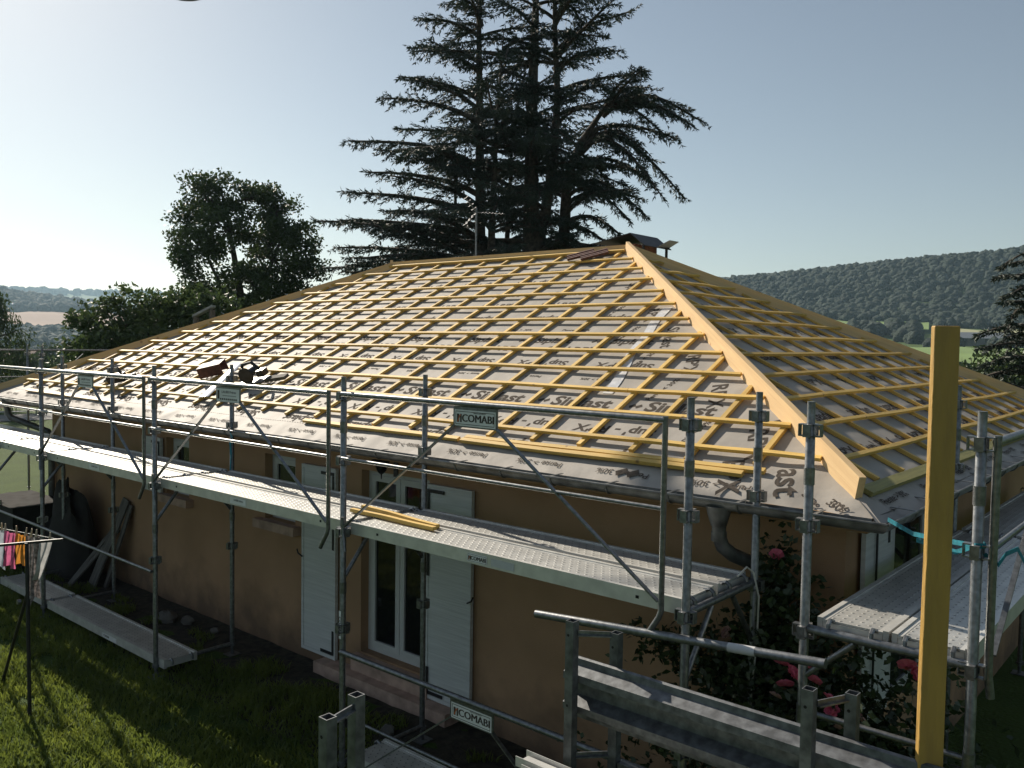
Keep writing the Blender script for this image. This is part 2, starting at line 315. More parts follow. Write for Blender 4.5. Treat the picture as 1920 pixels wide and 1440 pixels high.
def wr_h(y, t):
    a = .0025+.012*sstep(4.2, 4.75, t); return a*(noise.noise((y*2.4, t*3.4, 7.3))+.6*noise.noise((y*6.1, t*5.2, 2.3)))
house = thing('house', 'single-storey orange rendered house with a hipped roof stripped to battens and grey underlay', 'house', (-2, 0, 0))
rb = MB()
def sheet(P, nu, nv):
    V = [P(u/nu, v/nv) for v in range(nv+1) for u in range(nu+1)]; F = [(v*(nu+1)+u, v*(nu+1)+u+1, (v+1)*(nu+1)+u+1, (v+1)*(nu+1)+u) for v in range(nv) for u in range(nu)]; rb.poly(V, F)
def fsheet(u, v):
    s = v*(SE+.06); x = xl(s)+(xr(s)-xl(s))*u; e = sstep(.93, 1, v); p = front(x, s+e*.02*noise.noise((x*1.9, 3, 3)), UO+wr_f(x, s)); p.z -= .02*e*e; return p
def hsheet(u, v):
    t = v*(SE*AR+.06); y = -t/AR+(t/AR+BR*t)*u; e = sstep(.93, 1, v); p = hipend(y, t+e*.03*noise.noise((y*1.9, 3, 8)), UO+wr_h(y, t)); p.z -= .02*e*e; return p
sheet(fsheet, 420, 130); sheet(hsheet, 240, 110)
def bsheet(u, v): s = v*4.25; x = -RL-s/BLF+(s/BLF+RL+s/BR)*u; return V3(x, s, Z0-TB*s-.05)
def lsheet(u, v): t = v*4.95; y = BLF*t-(BLF*t+t/ALF)*u; return V3(-RL-t, y, Z0-TL*t-.05)
sheet(bsheet, 20, 6); sheet(lsheet, 20, 6)
roof = rb.build('roof', 'underlay', house, smooth=True, origin=(-2, 0, 2.4)); roof['label'] = 'stripped roof of grey printed underlay under yellow battens'
# battens and counter-battens
for k in range(13):
    s = max(k*G, .0)+(.03 if k == 0 else 0)
    x = xl(s)+.03; e_ = xr(s)-.045
    while x < e_-.05:
        x2 = x+random.choice((3.9, 4.2, 4.4, 3.4)); x2 = e_ if e_-x2 < 1.2 else x2; j_ = random.uniform(-.004, .004)
        timber('batten', front(x, s+j_), front(x2-.003, s+j_+random.uniform(-.004, .004)), .037, .026, 'batten', roof, NF, warp=.004, seg=8); x = x2
for k in range(1, 13):
    t = k*G*AR+.02
    timber('batten', hipend(-t/AR+.06, t), hipend(BR*t-.05, t), .037, .026, 'batten', roof, NH, warp=.007, seg=12)
i0 = -24
for i in range(i0, 6):
    x = 1.88+.49*i+random.uniform(-.012, .012)
    top = max(.03, x/AR+.04 if x > 0 else 0, (-RL-x)/ALF+.04 if x < -RL else 0)
    if top > 4.2 or x < xl(4.25): continue
    timber('counter_batten', front(x, top, -.0285), front(x+random.uniform(-.01, .01), 4.27+random.uniform(-.015, .03), -.0285), .040, .028, 'batten', roof, NF)
y = -3.88
while y < 3.75:
    top = max(.05, abs(y)*AR+.05 if y < 0 else y/BR+.05)
    if top < 4.3: timber('counter_batten', hipend(y, top, -.0285), hipend(y+random.uniform(-.01, .01), 4.55, -.0285), .040, .028, 'batten', roof, NH)
    y += .545
timber('eave_board', hipend(-4.28, 4.60, -.028), hipend(3.9, 4.60, -.028), .085, .03, 'greenwood', roof, NH, warp=.003)
# hip and ridge boards on edge
def hipboard(p0, p1, dz0=-.06, dz1=.10):
    p0 = V3(*p0); p1 = V3(*p1); z = V3(0, 0, (dz0+dz1)/2); return timber('hip_board', p0+z, p1+z, .045, dz1-dz0, 'beam', roof, V3(0, 0, 1), warp=.002)
hipboard((0, 0, Z0), (AR*4.46, -4.46, Z0-T*4.46)); hipboard((-RL, 0, Z0), (xl(SE), -SE, Z0-T*SE), -.06, .045)
hipboard((0, 0, Z0), (4.6, BR*4.6, Z0-TH*4.6), -.06, .07); hipboard((-RL, 0, Z0), (-RL-4.8, BLF*4.8, Z0-TL*4.8), -.06, .10)
timber('ridge_board', (-RL, .02, Z0+.005), (0, .02, Z0+.005), .045, .11, 'beam', roof, V3(0, 0, 1))
for x in np.arange(-4.6, -.2, .19): pass
# printing on the underlay
ink = MB()
def print_front(txt, x, s, h, rot=False, ang=0., bold=.02, sx=1.12):
    v, f = text_polys(txt, h/.70, bold); sg = -1 if rot else 1; c, sn = math.cos(ang), math.sin(ang); P = []
    for a, b_ in v:
        a *= sx*sg; b_ *= sg; a, b_ = a*c-b_*sn, a*sn+b_*c; ss = s-b_*.9018; P.append(front(x+a, ss, UO+.0016+wr_f(x+a, ss)))
    ink.poly(P, f)
def print_hip(txt, y, t, h, rot=False, bold=.02, sx=1.12):
    v, f = text_polys(txt, h/.70, bold); sg = -1 if rot else 1; P = []
    for a, b_ in v: a *= sx*sg; b_ *= sg; tt = t-b_*.907; P.append(hipend(y+a, tt, UO+.0016+wr_h(y+a, tt)))
    ink.poly(P, f)
def diamond(x, s, r, g=.0):
    for dx in (0, r*1.15):
        pts = [(x+dx+a*r*.62+b_*.25*r, s-b_*r*.75) for a, b_ in ((-1, 0), (0, .8), (1, 0), (0, -.8))]; ink.poly([front(a, c, UO+.0016+wr_f(a, c)) for a, c in pts], [(0, 1, 2, 3)])
rows = [(12.98, "Pente > 30%", .055, True, .78, .1), (12.42, "Siplast", .12, True, 1.0, .35), (11.50, "Sup' - RP'X", .105, True, .98, .05), (10.47, "Siplast", .155, False, .98, .06),
        (9.72, "Pente > 30%", .045, True, .8, .2), (9.33, "Pente > 30%", .04, True, .8, .5), (8.55, "Sup' RP'X", .10, True, .98, .33), (7.75, "Sup' RP'X", .11, False, .98, .2), (7.22, "Siplast", .12, False, .98, .6),
        (6.5, "Pente > 30%", .045, False, .8, .1), (5.66, "Siplast", .12, True, .98, .4), (4.6, "Sup' RP'X", .10, False, .98, 0), (3.7, "Siplast", .12, False, .98, .5), (2.55, "Sup' RP'X", .10, True, .98, .2), (1.6, "Siplast", .12, True, .98, 0), (.62, "Pente > 30%", .05, False, .8, 0)]
for kc, txt, h, rot, per, off in rows:
    s = kc*G; x = xl(s)+.3+off; 
    while x < xr(s)-1.15:
        print_front(txt, x+.35, s, h, rot, bold=.010 if h < .07 else .028)
        if txt == 'Siplast' and not rot: diamond(x-.10, s, .055)
        x += per
for s, txt, h in ((4.0, "RP'X", .14), (3.4, "RP'X", .13), (2.9, "RP'X", .12), (2.4, "Siplast", .12), (1.9, "RP'X", .11), (1.2, "Siplast", .1)):
    print_front(txt, xr(s)-.42, s, h, False, -1.25); print_front("Pente < 30%", xr(s)-.95, s-.05, .05, False, 1.35)
diamond(2.92, 4.50, .085); diamond(3.75, 3.72, .085)
print_front("RPX", 3.72, 4.40, .15, False, -1.25); print_front("ast", 4.12, 4.38, .17, False, -1.3); print_front("30%", 4.32, 4.52, .06, False, -.9); print_front("30%", 4.50, 4.55, .06, False, -.6)
for t, txt, h, rot, off in ((4.70, "Pente > 30%", .055, False, .2), (4.25, "Sup' RP'X", .11, False, 0), (3.85, "Siplast", .13, True, .4), (3.35, "RP'X", .11, False, .1), (2.9, "Siplast", .12, True, .6), (2.3, "Sup' RP'X", .1, False, .2), (1.7, "Siplast", .11, True, .3), (1.1, "RP'X", .1, False, 0)):
    y = -t/AR+.35+off
    while y < BR*t-.5: print_hip(txt, y, t, h, rot); y += .86
for x in np.arange(-9.0, 3.2, .045): # dashed overlap line
    q = [(x, 4.385), (x+.024, 4.385), (x+.024, 4.390), (x, 4.390)]; ink.poly([front(a, c, UO+.0016+wr_f(a, c)) for a, c in q], [(0, 3, 2, 1)])
ink.build('printed_lettering', 'ink', roof)
tp = MB()
for k in range(5, 10):
    for j in range(4):
        s0 = (k+j/4)*G; s1 = (k+(j+1)/4)*G; xa = lambda s: 1.62+.27*(s-1.78)+.08*noise.noise((s*2, 1, 1)); wd = .055
        tp.quad(front(xa(s1)-wd, s1, UO+.004+wr_f(xa(s1), s1)), front(xa(s1)+wd, s1, UO+.006+wr_f(xa(s1), s1)), front(xa(s0)+wd, s0, UO+.006+wr_f(xa(s0), s0)), front(xa(s0)-wd, s0, UO+.004+wr_f(xa(s0), s0)))
tp.build('clear_tape', 'tape', roof, smooth=True)
# walls
WY, WX0, WX1, WYB = -4.20, -7.95, 4.45, 3.85
OPEN = [(-.36, .62, .30, 2.16), (-2.06, -1.48, 1.42, 2.16), (-4.32, -3.74, 1.42, 2.16)]
wb = MB(); xs = sorted({WX0, WX1, *[o[0] for o in OPEN], *[o[1] for o in OPEN]}); zs = sorted({-.3, 2.42, *[o[2] for o in OPEN], *[o[3] for o in OPEN]})
for x0, x1 in zip(xs, xs[1:]):
    for z0, z1 in zip(zs, zs[1:]):
        if any(o[0] <= (x0+x1)/2 <= o[1] and o[2] <= (z0+z1)/2 <= o[3] for o in OPEN): continue
        wb.quad((x0, WY, z0), (x1, WY, z0), (x1, WY, z1), (x0, WY, z1))
for x0, x1, z0, z1 in OPEN:
    d = WY+.17; wb.quad((x0, WY, z0), (x0, WY, z1), (x0, d, z1), (x0, d, z0)); wb.quad((x1, WY, z0), (x1, d, z0), (x1, d, z1), (x1, WY, z1)); wb.quad((x0, WY, z1), (x1, WY, z1), (x1, d, z1), (x0, d, z1)); wb.quad((x0, WY, z0), (x0, d, z0), (x1, d, z0), (x1, WY, z0))
wb.quad((WX1, WY, -.3), (WX1, WYB, -.3), (WX1, WYB, 2.42), (WX1, WY, 2.42)); wb.quad((WX0, WYB, -.3), (WX0, WY, -.3), (WX0, WY, 2.42), (WX0, WYB, 2.42)); wb.quad((WX1, WYB, -.3), (WX0, WYB, -.3), (WX0, WYB, 2.42), (WX1, WYB, 2.42))
wb.build('wall', 'stucco', house)
sf = MB(); sf.box((-9.5, -4.52, 2.385), (4.66, -4.206, 2.415)); sf.box((4.456, -4.20, 2.385), (4.66, 4.0, 2.415)); sf.box((-9.5, -4.204, 2.385), (-7.955, 4.0, 2.415)); sf.build('soffit', 'soffit', house)
fb = MB(); fb.box((-9.53, -4.57, 2.36), (4.70, -4.522, 2.455)); fb.box((4.662, -4.52, 2.36), (4.70, 4.0, 2.455)); fb.build('fascia', 'soffit', house)
# gutter, one sweep round the near corner
gr, gy, gx, gz = .066, -4.675, 4.80, 2.462
gb = MB(); n = 14; st = [((-9.72, gy), (0, -1)), ((gx, gy), (1, -1)), ((gx, 4.3), (1, 0))]; V = []
for (px_, py_), (ox, oy) in st:
    for k in range(n+1):
        a = PI*k/n; d = gr*math.cos(a); V.append((px_+ox*d, py_+oy*d, gz-gr*math.sin(a)))
F = [(i*(n+1)+k, i*(n+1)+k+1, (i+1)*(n+1)+k+1, (i+1)*(n+1)+k) for i in range(2) for k in range(n)]
gb.poly(V, F); gb.tube([(-9.72, gy-gr, gz), (gx+gr*.97, gy-gr, gz)], .009, 8); gb.tube([(gx+gr, gy-gr, gz), (gx+gr, 4.3, gz)], .009, 8)
gb.poly([(-9.72, gy+gr*math.cos(PI*k/n), gz-gr*math.sin(PI*k/n)) for k in range(n+1)], [tuple(range(n+1))])
gut = gb.build('gutter', 'zinc', house, smooth=True)
ring = MB(); ring.tube([(0, (gr+.003)*math.cos(PI*k/10), -(gr+.003)*math.sin(PI*k/10)) for k in range(11)], .007, 6); ring.bar((0, -gr, .006), (0, gr+.02, .010), .022, .004)
rme = bpy.data.meshes.new('gutter_bracket'); rme.from_pydata(ring.v, [], ring.f); rme.materials.append(M['zinc'])
x = 4.45
while x > -9.6: inst(rme, 'gutter_bracket', gut, (x, gy, gz)); x -= .497
y = -4.2
while y < 4: inst(rme, 'gutter_bracket', gut, (gx, y, gz), (0, 0, PI/2)); y += .5
def downpipe(pts, xo):
    d = MB(); d.tube(pts, .047, 14); d.tube([(xo, gy, 2.42), (xo, gy, 2.36), (xo, gy+.005, 2.29)], [.085, .072, .05], 14)
    for p, q in ((1, 2),): c = V3(*pts[p]); d.tube([c+V3(0, 0, .03), c-V3(0, 0, .03)], .051, 14)
    d.build('downpipe', 'zinc', house, smooth=True)
downpipe([(3.80, -4.67, 2.31), (3.80, -4.665, 2.22), (3.815, -4.64, 2.15), (3.85, -4.57, 2.09), (3.92, -4.40, 2.01), (3.965, -4.30, 1.94), (3.98, -4.265, 1.84), (3.98, -4.265, 1.0), (3.98, -4.265, .0)], 3.80)
downpipe([(-8.45, -4.67, 2.31), (-8.45, -4.665, 2.22), (-8.42, -4.63, 2.15), (-8.2, -4.45, 2.05), (-7.9, -4.28, 1.95), (-7.84, -4.262, 1.85), (-7.84, -4.262, 1.0), (-7.84, -4.262, .0)], -8.45)
# french window
def window(name, x0, x1, z0, z1, leaves, parent=house):
    y0 = WY+.10; f = MB(); t = .055; f.box((x0, y0, z0), (x1, y0+.06, z0+t)); f.box((x0, y0, z1-t), (x1, y0+.06, z1)); f.box((x0, y0, z0+t), (x0+t, y0+.06, z1-t)); f.box((x1-t, y0, z0+t), (x1, y0+.06, z1-t))
    wn = f.build(name, 'pvc', parent); lw = (x1-x0-2*t)/leaves
    for i in range(leaves):
        a = x0+t+i*lw+.004; c = a+lw-.008; u = .06; s = MB(); q = y0-.018
        s.box((a, q, z0+t), (c, q+.05, z0+t+u)); s.box((a, q, z1-t-u), (c, q+.05, z1-t)); s.box((a, q, z0+t+u), (a+u, q+.05, z1-t-u)); s.box((c-u, q, z0+t+u), (c, q+.05, z1-t-u)); s.build('sash', 'pvc', wn)
        g = MB(); g.box((a+u, q+.02, z0+t+u), (c-u, q+.03, z1-t-u)); g.build('pane', 'glass', wn)
    return wn
window('french_window', *OPEN[0], 2); window('window', *OPEN[1], 1); window('window', *OPEN[2], 1)
for (x0, x1, z0, z1) in OPEN[1:]:
    s = MB(); s.box((x0-.10, WY-.10, z0-.10), (x1+.10, WY+.09, z0-.002)); s.build('window_sill', 'render2', house)
s = MB(); s.box((-.88, -4.40, -.2), (1.05, -4.203, .12)); s.box((-.42, -4.28, .12), (.68, -4.203, .28)); s.build('doorstep', 'render2', house)
def shutter(x0, x1, z0, z1, hinge=1, yy=WY, mid=True):
    b = MB(); y0 = yy-.055; b.box((x0, y0, z0), (x1, y0+.03, z1)); sh = b.build('shutter', 'white', house); t = .035
    zm = z0+(z1-z0)*.70 if mid else z1-t
    b = MB(); b.box((x0, y0-.007, z0), (x1, y0-.001, z0+t)); b.box((x0, y0-.007, z1-t), (x1, y0-.001, z1)); b.box((x0, y0-.007, z0+t), (x0+t, y0-.001, z1-t)); b.box((x1-t, y0-.007, z0+t), (x1, y0-.001, z1-t))
    if mid: b.box((x0+t, y0-.007, zm-.02), (x1-t, y0-.001, zm+.02))
    b.build('shutter_frame', 'white', sh)
    hx = x1 if hinge > 0 else x0; sg = -hinge
    for z, lg in ((z1-.06, -1), (z0+.06, 1)):
        h = MB(); a, c = sorted((hx+sg*.02, hx+sg*.24)); h.box((a, y0-.012, z-.016), (c, y0-.0075, z+.016)); a, c = sorted((hx+sg*.02, hx+sg*.05)); zz0, zz1 = sorted((z+lg*.018, z+lg*.24)); h.box((a, y0-.012, zz0), (c, y0-.0075, zz1)); h.build('hinge_strap', 'blackiron', sh)
    h = MB(); a, c = sorted((hx+sg*.02, hx+sg*.05)); h.box((a, y0-.012, zm-.25), (c, y0-.0075, zm-.03)); h.build('hinge_strap', 'blackiron', sh)
    ox = x0 if hinge > 0 else x1
    h = MB(); h.tube([(ox-sg*.03, y0-.02, zm-.40), (ox+sg*.03, y0-.03, zm-.37), (ox+sg*.05, y0-.03, zm-.33)], .008, 6); h.build('shutter_catch', 'blackiron', sh)
shutter(-1.28, -.70, .13, 2.13, 1); shutter(.64, 1.22, .13, 2.14, -1); shutter(-4.86, -4.36, 1.42, 2.14, 1, mid=False)
# gable-side shutter and window on the right wall
sb_ = MB(); sb_.box((WX1+.025, -3.98, .9), (WX1+.055, -3.42, 2.28)); sh = sb_.build('shutter', 'white', house)
h = MB(); h.tube([(WX1+.07, -3.80, 1.0), (WX1+.07, -3.80, 2.24)], .008, 6); h.build('shutter_bolt', 'blackiron', sh)
h = MB(); h.box((WX1+.057, -3.52, 2.1), (WX1+.062, -3.49, 2.24)); h.build('hinge_strap', 'blackiron', sh)
b = MB(); b.box((WX1+.005, -3.36, .9), (WX1+.03, -3.28, 2.25)); b.box((WX1+.005, -2.60, .9), (WX1+.03, -2.52, 2.25)); b.box((WX1+.005, -3.28, 2.17), (WX1+.03, -2.60, 2.25)); b.box((WX1+.005, -3.28, .9), (WX1+.03, -2.60, .98)); wn = b.build('window', 'pvc', house)
b = MB(); b.box((WX1+.006, -3.28, .98), (WX1+.018, -2.60, 2.17)); b.build('pane', 'glass', wn)
# chimney with sheet-metal cowl
ch = MB(); ch.box((-.92, .85, 3.6), (-.42, 1.45, 4.90)); chim = ch.build('chimney', 'brick', house)
cv = MB()
def plate(mb, a, b_, c, d, t=.012):
    n_ = (V3(*b_)-V3(*a)).cross(V3(*d)-V3(*a)).normalized()*t; q = [V3(*p) for p in (a, b_, c, d)]; mb.poly(q+[p-n_ for p in q], [(0, 1, 2, 3), (7, 6, 5, 4), (0, 4, 5, 1), (1, 5, 6, 2), (2, 6, 7, 3), (3, 7, 4, 0)])
plate(cv, (-1.07, .75, 4.94), (-.45, .75, 5.05), (-.45, 1.5, 5.05), (-1.07, 1.5, 4.94)); plate(cv, (-.445, .75, 5.05), (-.20, .75, 4.86), (-.20, 1.5, 4.86), (-.445, 1.5, 5.05)); cv.build('cowl', 'sheet', chim)
cv = MB(); plate(cv, (-.20, 1.1, 4.87), (.0, 1.1, 4.95), (-.08, 1.5, 4.97), (-.24, 1.5, 4.89), .006); cv.build('cowl_flap', 'lightsheet', chim)
for px_, py_, zt in ((-.25, .80, 4.87), (-.25, 1.44, 4.87), (-1.0, .80, 4.92), (-1.0, 1.44, 4.92)):
    c = MB(); c.box((px_-.015, py_-.015, 4.3), (px_+.015, py_+.015, zt)); c.build('cowl_leg', 'sheet', chim)
# ------------------------------------------------------------------ wall lantern
ln = thing('wall_lantern', 'black iron lantern on the wall above the french window', 'lantern', (.16, -4.39, 2.1)); lx, ly = .16, -4.39
b = MB(); b.tube([(lx, WY, 2.22), (lx, WY-.10, 2.26), (lx, ly, 2.40), (lx, ly, 2.36)], .010, 6); b.box((lx-.03, WY-.012, 2.14), (lx+.03, WY-.002, 2.30)); b.build('bracket', 'blackiron', ln)
b = MB(); b.tube([(lx, ly, 2.37), (lx, ly, 2.345), (lx, ly, 2.32), (lx, ly, 2.315)], [.02, .06, .10, .10], 6); b.build('cap', 'blackiron', ln)
b = MB(); b.tube([(lx, ly, 2.314), (lx, ly, 2.235)], [.085, .05], 6); b.build('glass_body', 'glass', ln)
b = MB(); b.tube([(lx, ly, 2.234), (lx, ly, 2.20), (lx, ly, 2.185), (lx, ly, 2.14)], [.055, .03, .008, .005], 6); b.build('finial', 'blackiron', ln)

# ------------------------------------------------------------------ scaffolds
def mesh_of(mb, name, m, smooth=False):
    me = bpy.data.meshes.new(name); me.from_pydata(mb.v, [], mb.f); me.materials.append(M[m])
    if smooth: smoothen(me)
    return me
_c = MB()
for a in range(4):
    t = PI/2*a; d = V3(math.cos(t), math.sin(t), 0); n_ = V3(-d.y, d.x, 0)
    for zz in (-.03, .03): _c.bar(d*.024+V3(0, 0, zz), d*.058+V3(0, 0, zz), .040, .006)
    _c.bar(d*.057+V3(0, 0, -.03), d*.057+V3(0, 0, .03), .040, .005, d)
COUPLER = mesh_of(_c, 'coupler', 'galv')
_c = MB(); _c.tube([(0, 0, -.045), (0, 0, .045)], .0285, 12); COLLAR = mesh_of(_c, 'collar', 'galv', True)
def standard(sc, x, y, top, couplers=(3.02, 2.52, 1.96, 1.2), collars=(2.78, 1.52), zb=0.):
    b = MB(); b.tube([(x, y, zb+.12), (x, y, top-.17), (x, y, top-.165), (x, y, top)], [.0245, .0245, .021, .021], 12); p = b.build('standard', 'galv', sc, smooth=True)
    b = MB(); b.tube([(x, y, zb), (x, y, zb+.25)], .017, 8); b.box((x-.07, y-.07, zb-.001), (x+.07, y+.07, zb+.008)); b.tube([(x, y, zb+.10), (x, y, zb+.125)], .036, 8); b.build('base_jack', 'galvdull', p)
    for z in couplers:
        if z < top: inst(COUPLER, 'coupler', p, (x, y, z), (0, 0, .0))
    for z in collars:
        if z < top: inst(COLLAR, 'collar', p, (x, y, z))
    return p
def tubep(name, sc, pts, r=.0215, m='galv', n=10):
    b = MB(); b.tube(pts, r, n); return b.build(name, m, sc, smooth=True)
def plank(sc, a, b_, z, wd=.37, along='x', label=None, m='alu', off=0.):
    """aluminium deck plank from a to b along one axis, centred across at off"""
    L = b_-a; h = .085; rot = 0 if along == 'x' else PI/2
    s = MB()
    for sg in (-1, 1):
        y0, y1 = sorted((sg*wd/2, sg*(wd/2-.028))); s.box((-L/2, y0, -h), (L/2, y1, .006)); y0, y1 = sorted((sg*(wd/2-.029), sg*(wd/2-.05))); s.box((-L/2, y0, -.014), (L/2, y1, -.0015))
    s.box((-L/2, -wd/2+.03, -h+.01), (-L/2+.02, wd/2-.03, -.015)); s.box((L/2-.02, -wd/2+.03, -h+.01), (L/2, wd/2-.03, -.015))
    c = (a+b_)/2; wl = (c, off, z) if along == 'x' else (off, c, z); o = bpy.data.objects.new('deck_plank', mesh_of(s, 'deck_plank', m)); o.rotation_euler.z = rot; link(o, sc, wl)
    t = MB(); t.box((-L/2+.006, -wd/2+.0505, -.013), (L/2-.006, wd/2-.0505, -.003)); tr = bpy.data.objects.new('tread', mesh_of(t, 'tread', 'deck')); COL.objects.link(tr); tr.parent = o; WORLD[tr] = V3(*wl)
    for sx_ in (-1, 1):
        for sy_ in (-1, 1):
            hk = MB(); xx = sx_*(L/2+.004); hk.tube([(xx-sx_*.03, sy_*wd*.30, -.01), (xx+sx_*.012, sy_*wd*.30, .004), (xx+sx_*.034, sy_*wd*.30, -.012), (xx+sx_*.040, sy_*wd*.30, -.045)], .012, 6); k_ = bpy.data.objects.new('hook', mesh_of(hk, 'hook', 'galv')); COL.objects.link(k_); k_.parent = o; WORLD[k_] = V3(*wl)
    return o
def logo(mb_b, mb_o, x, y, z, h):
    mb_b.quad((x, y, z), (x+h*.36, y, z), (x+h*.36, y, z+h), (x, y, z+h)); mb_b.quad((x+h*.52, y, z), (x+h*.80, y, z), (x+h*.80, y, z+h), (x+h*.52, y, z+h))
    e = .0006; mb_o.quad((x+h*.05, y-e, z+h*.05), (x+h*.2, y-e, z+h*.05), (x+h*.52, y-e, z+h*.75), (x+h*.42, y-e, z+h*.9)); mb_o.quad((x+h*.3, y-e, z+h*.5), (x+h*.62, y-e, z+h*.95), (x+h*.70, y-e, z+h*.95), (x+h*.36, y-e, z+h*.42))
def comabi(parent, x0, x1, z0, z1, y, url=True):
    """framed white maker's plate with logo and bold name"""
    w_ = x1-x0; h = z1-z0; p = MB(); p.box((x0, y, z0), (x1, y+.0015, z1)); p.build('sign_face', 'signwhite', parent)
    k = MB(); e = y-.0008; m_ = h*.09; t = h*.035
    for a, b_, c, d in ((x0+m_, x1-m_, z0+m_, z0+m_+t), (x0+m_, x1-m_, z1-m_-t, z1-m_), (x0+m_, x0+m_+t, z0+m_, z1-m_), (x1-m_-t, x1-m_, z0+m_, z1-m_)): k.quad((a, e, c), (b_, e, c), (b_, e, d), (a, e, d))
    og = MB(); logo(k, og, x0+w_*.06, e, z0+h*.22, h*.52)
    write(k, 'COMABI', (x0+w_*.58, e, z0+h*.48), (1, 0, 0), (0, 0, 1), h*.66, .020, w_/h*.315)
    if url: write(k, 'www.comabi.fr', (x0+w_*.62, e, z1-h*.16), (1, 0, 0), (0, 0, 1), h*.15, .0, 1.1)
    k.build('sign_lettering', 'ink', parent); og.build('sign_mark', 'orangemark', parent)
def lauer(parent, x0, x1, z0, z1, y):
    w_ = x1-x0; h = z1-z0; p = MB(); p.box((x0, y, z0), (x1, y+.0015, z1)); p.build('sign_face', 'signwhite', parent)
    k = MB(); e = y-.0008; write(k, 'LAUER Frères', (x0+w_*.55, e, z0+h*.74), (1, 0, 0), (0, 0, 1), h*.27, .012, w_/h*.40)
    for i in range(17): xx = x0+w_*(.28+.035*i); k.quad((xx, e, z0+h*.44), (xx+w_*.02, e, z0+h*.44), (xx+w_*.02, e, z0+h*.50), (xx, e, z0+h*.50))
    for i in range(9): xx = x0+w_*(.16+.085*i); k.quad((xx, e, z0+h*.14), (xx+w_*.055, e, z0+h*.14), (xx+w_*.055, e, z0+h*.27), (xx, e, z0+h*.27))
    k.quad((x0+w_*.04, e, z0+h*.2), (x0+w_*.13, e, z0+h*.2), (x0+w_*.13, e, z0+h*.85), (x0+w_*.04, e, z0+h*.85)); k.build('sign_lettering', 'ink', parent)
YO, YI = -5.55, -4.685
def guardrail(sc, xa, xb, zd, sign=None, y=YO-.045, inset=.13):
    xu = xb-inset; g = tubep('guardrail', sc, [(xa+.035, y, zd+1.01), (xu, y, zd+1.01)], .0205, 'galv', 12); xm = (xa+xu)/2
    tubep('mid_rail', g, [(xa+.035, y, zd+.515), (xu, y, zd+.515)], .0125)
    tubep('upright', g, [(xu, y, zd+1.03), (xu, y, zd-.06), (xu-.012, y-.005, zd-.10), (xu-.085, y-.012, zd-.22)], .017)
    tubep('tail', g, [(xa+.05, y, zd+.06), (xa+.05, y, zd-.06), (xa+.06, y, zd-.10), (xa+.09, y-.01, zd-.20)], .015)
    hw, z0, z1 = .19, zd+.862, zd+.99
    for x0, x1 in ((xm-hw, xa+.07), (xm+hw, xu-.02)): b = MB(); b.bar((x0, y, z0), (x1, y, zd-.01), .010, .028, (0, 1, 0)); b.build('brace', 'galv', g)
    b = MB(); b.box((xm-hw-.01, y-.003, z0-.01), (xm+hw+.01, y+.003, z1)); b.build('sign_plate', 'galv', g)
    if sign == 'c': comabi(g, xm-hw+.005, xm+hw-.005, z0+.0, z1-.02, y-.006)
    elif sign == 'l': lauer(g, xm-hw+.005, xm+hw-.005, z0-.005, z1-.015, y-.006)
    return g
XS = (-12.3, -9.33, -6.33, -4.78, -1.95, 1.06, 4.06); ZD = 2.03
fs = thing('facade_scaffold', 'galvanised tube scaffold with aluminium decks along the front of the house', 'scaffold', (-1, -5.1, 0))
for i, x in enumerate(XS):
    standard(fs, x, YO, 3.17, zb=0); standard(fs, x, YI, 3.17, zb=0)
    tubep('transom', fs, [(x, YO+.03, ZD-.055), (x, YI-.03, ZD-.055)], .024); tubep('transom', fs, [(x, YO+.03, .12), (x, YI-.03, .12)], .021)
    tubep('knee_brace', fs, [(x, YI-.02, ZD-.42), (x, YI-.30, ZD-.08)], .017); tubep('knee_brace', fs, [(x, YO+.02, ZD-.42), (x, YO+.30, ZD-.08)], .017)
for xa, xb in zip(XS, XS[1:]):
    for off in (YO+.225, YI-.215): plank(fs, xa+.045, xb-.045, ZD, .372, 'x', off=off)
plank(fs, -4.72, -1.82, .19, .36, 'x', off=-5.35); plank(fs, -6.28, -4.80, .19, .36, 'x', off=-5.35); plank(fs, 1.12, 4.0, .19, .36, 'x', off=-5.33)
for a_, c_ in ((0, 1), (1, 2), (2, 3)):
    for z_, r_ in ((1.01, .0205), (.515, .0125)): tubep('handrail', fs, [(XS[a_]+.03, YO-.045, ZD+z_), (XS[c_]-.03, YO-.045, ZD+z_)], r_)
guardrail(fs, XS[3], XS[4], ZD, 'l'); guardrail(fs, XS[4], XS[5], ZD, 'l'); guardrail(fs, XS[5], XS[6], ZD, 'c'); guardrail(fs, XS[5], XS[6], .02, 'c')
tubep('handrail', fs, [(XS[2], YO-.04, 1.13), (XS[3]+.02, YO-.04, 1.12)], .0165); tubep('handrail', fs, [(XS[3], YO-.04, 1.12), (XS[4]-.0, YO-.04, 1.09)], .0165)
tubep('ledger_tube', fs, [(3.05, YO-.06, 1.765), (4.86, YO-.06, 1.915)], .0245, 'galv', 12)
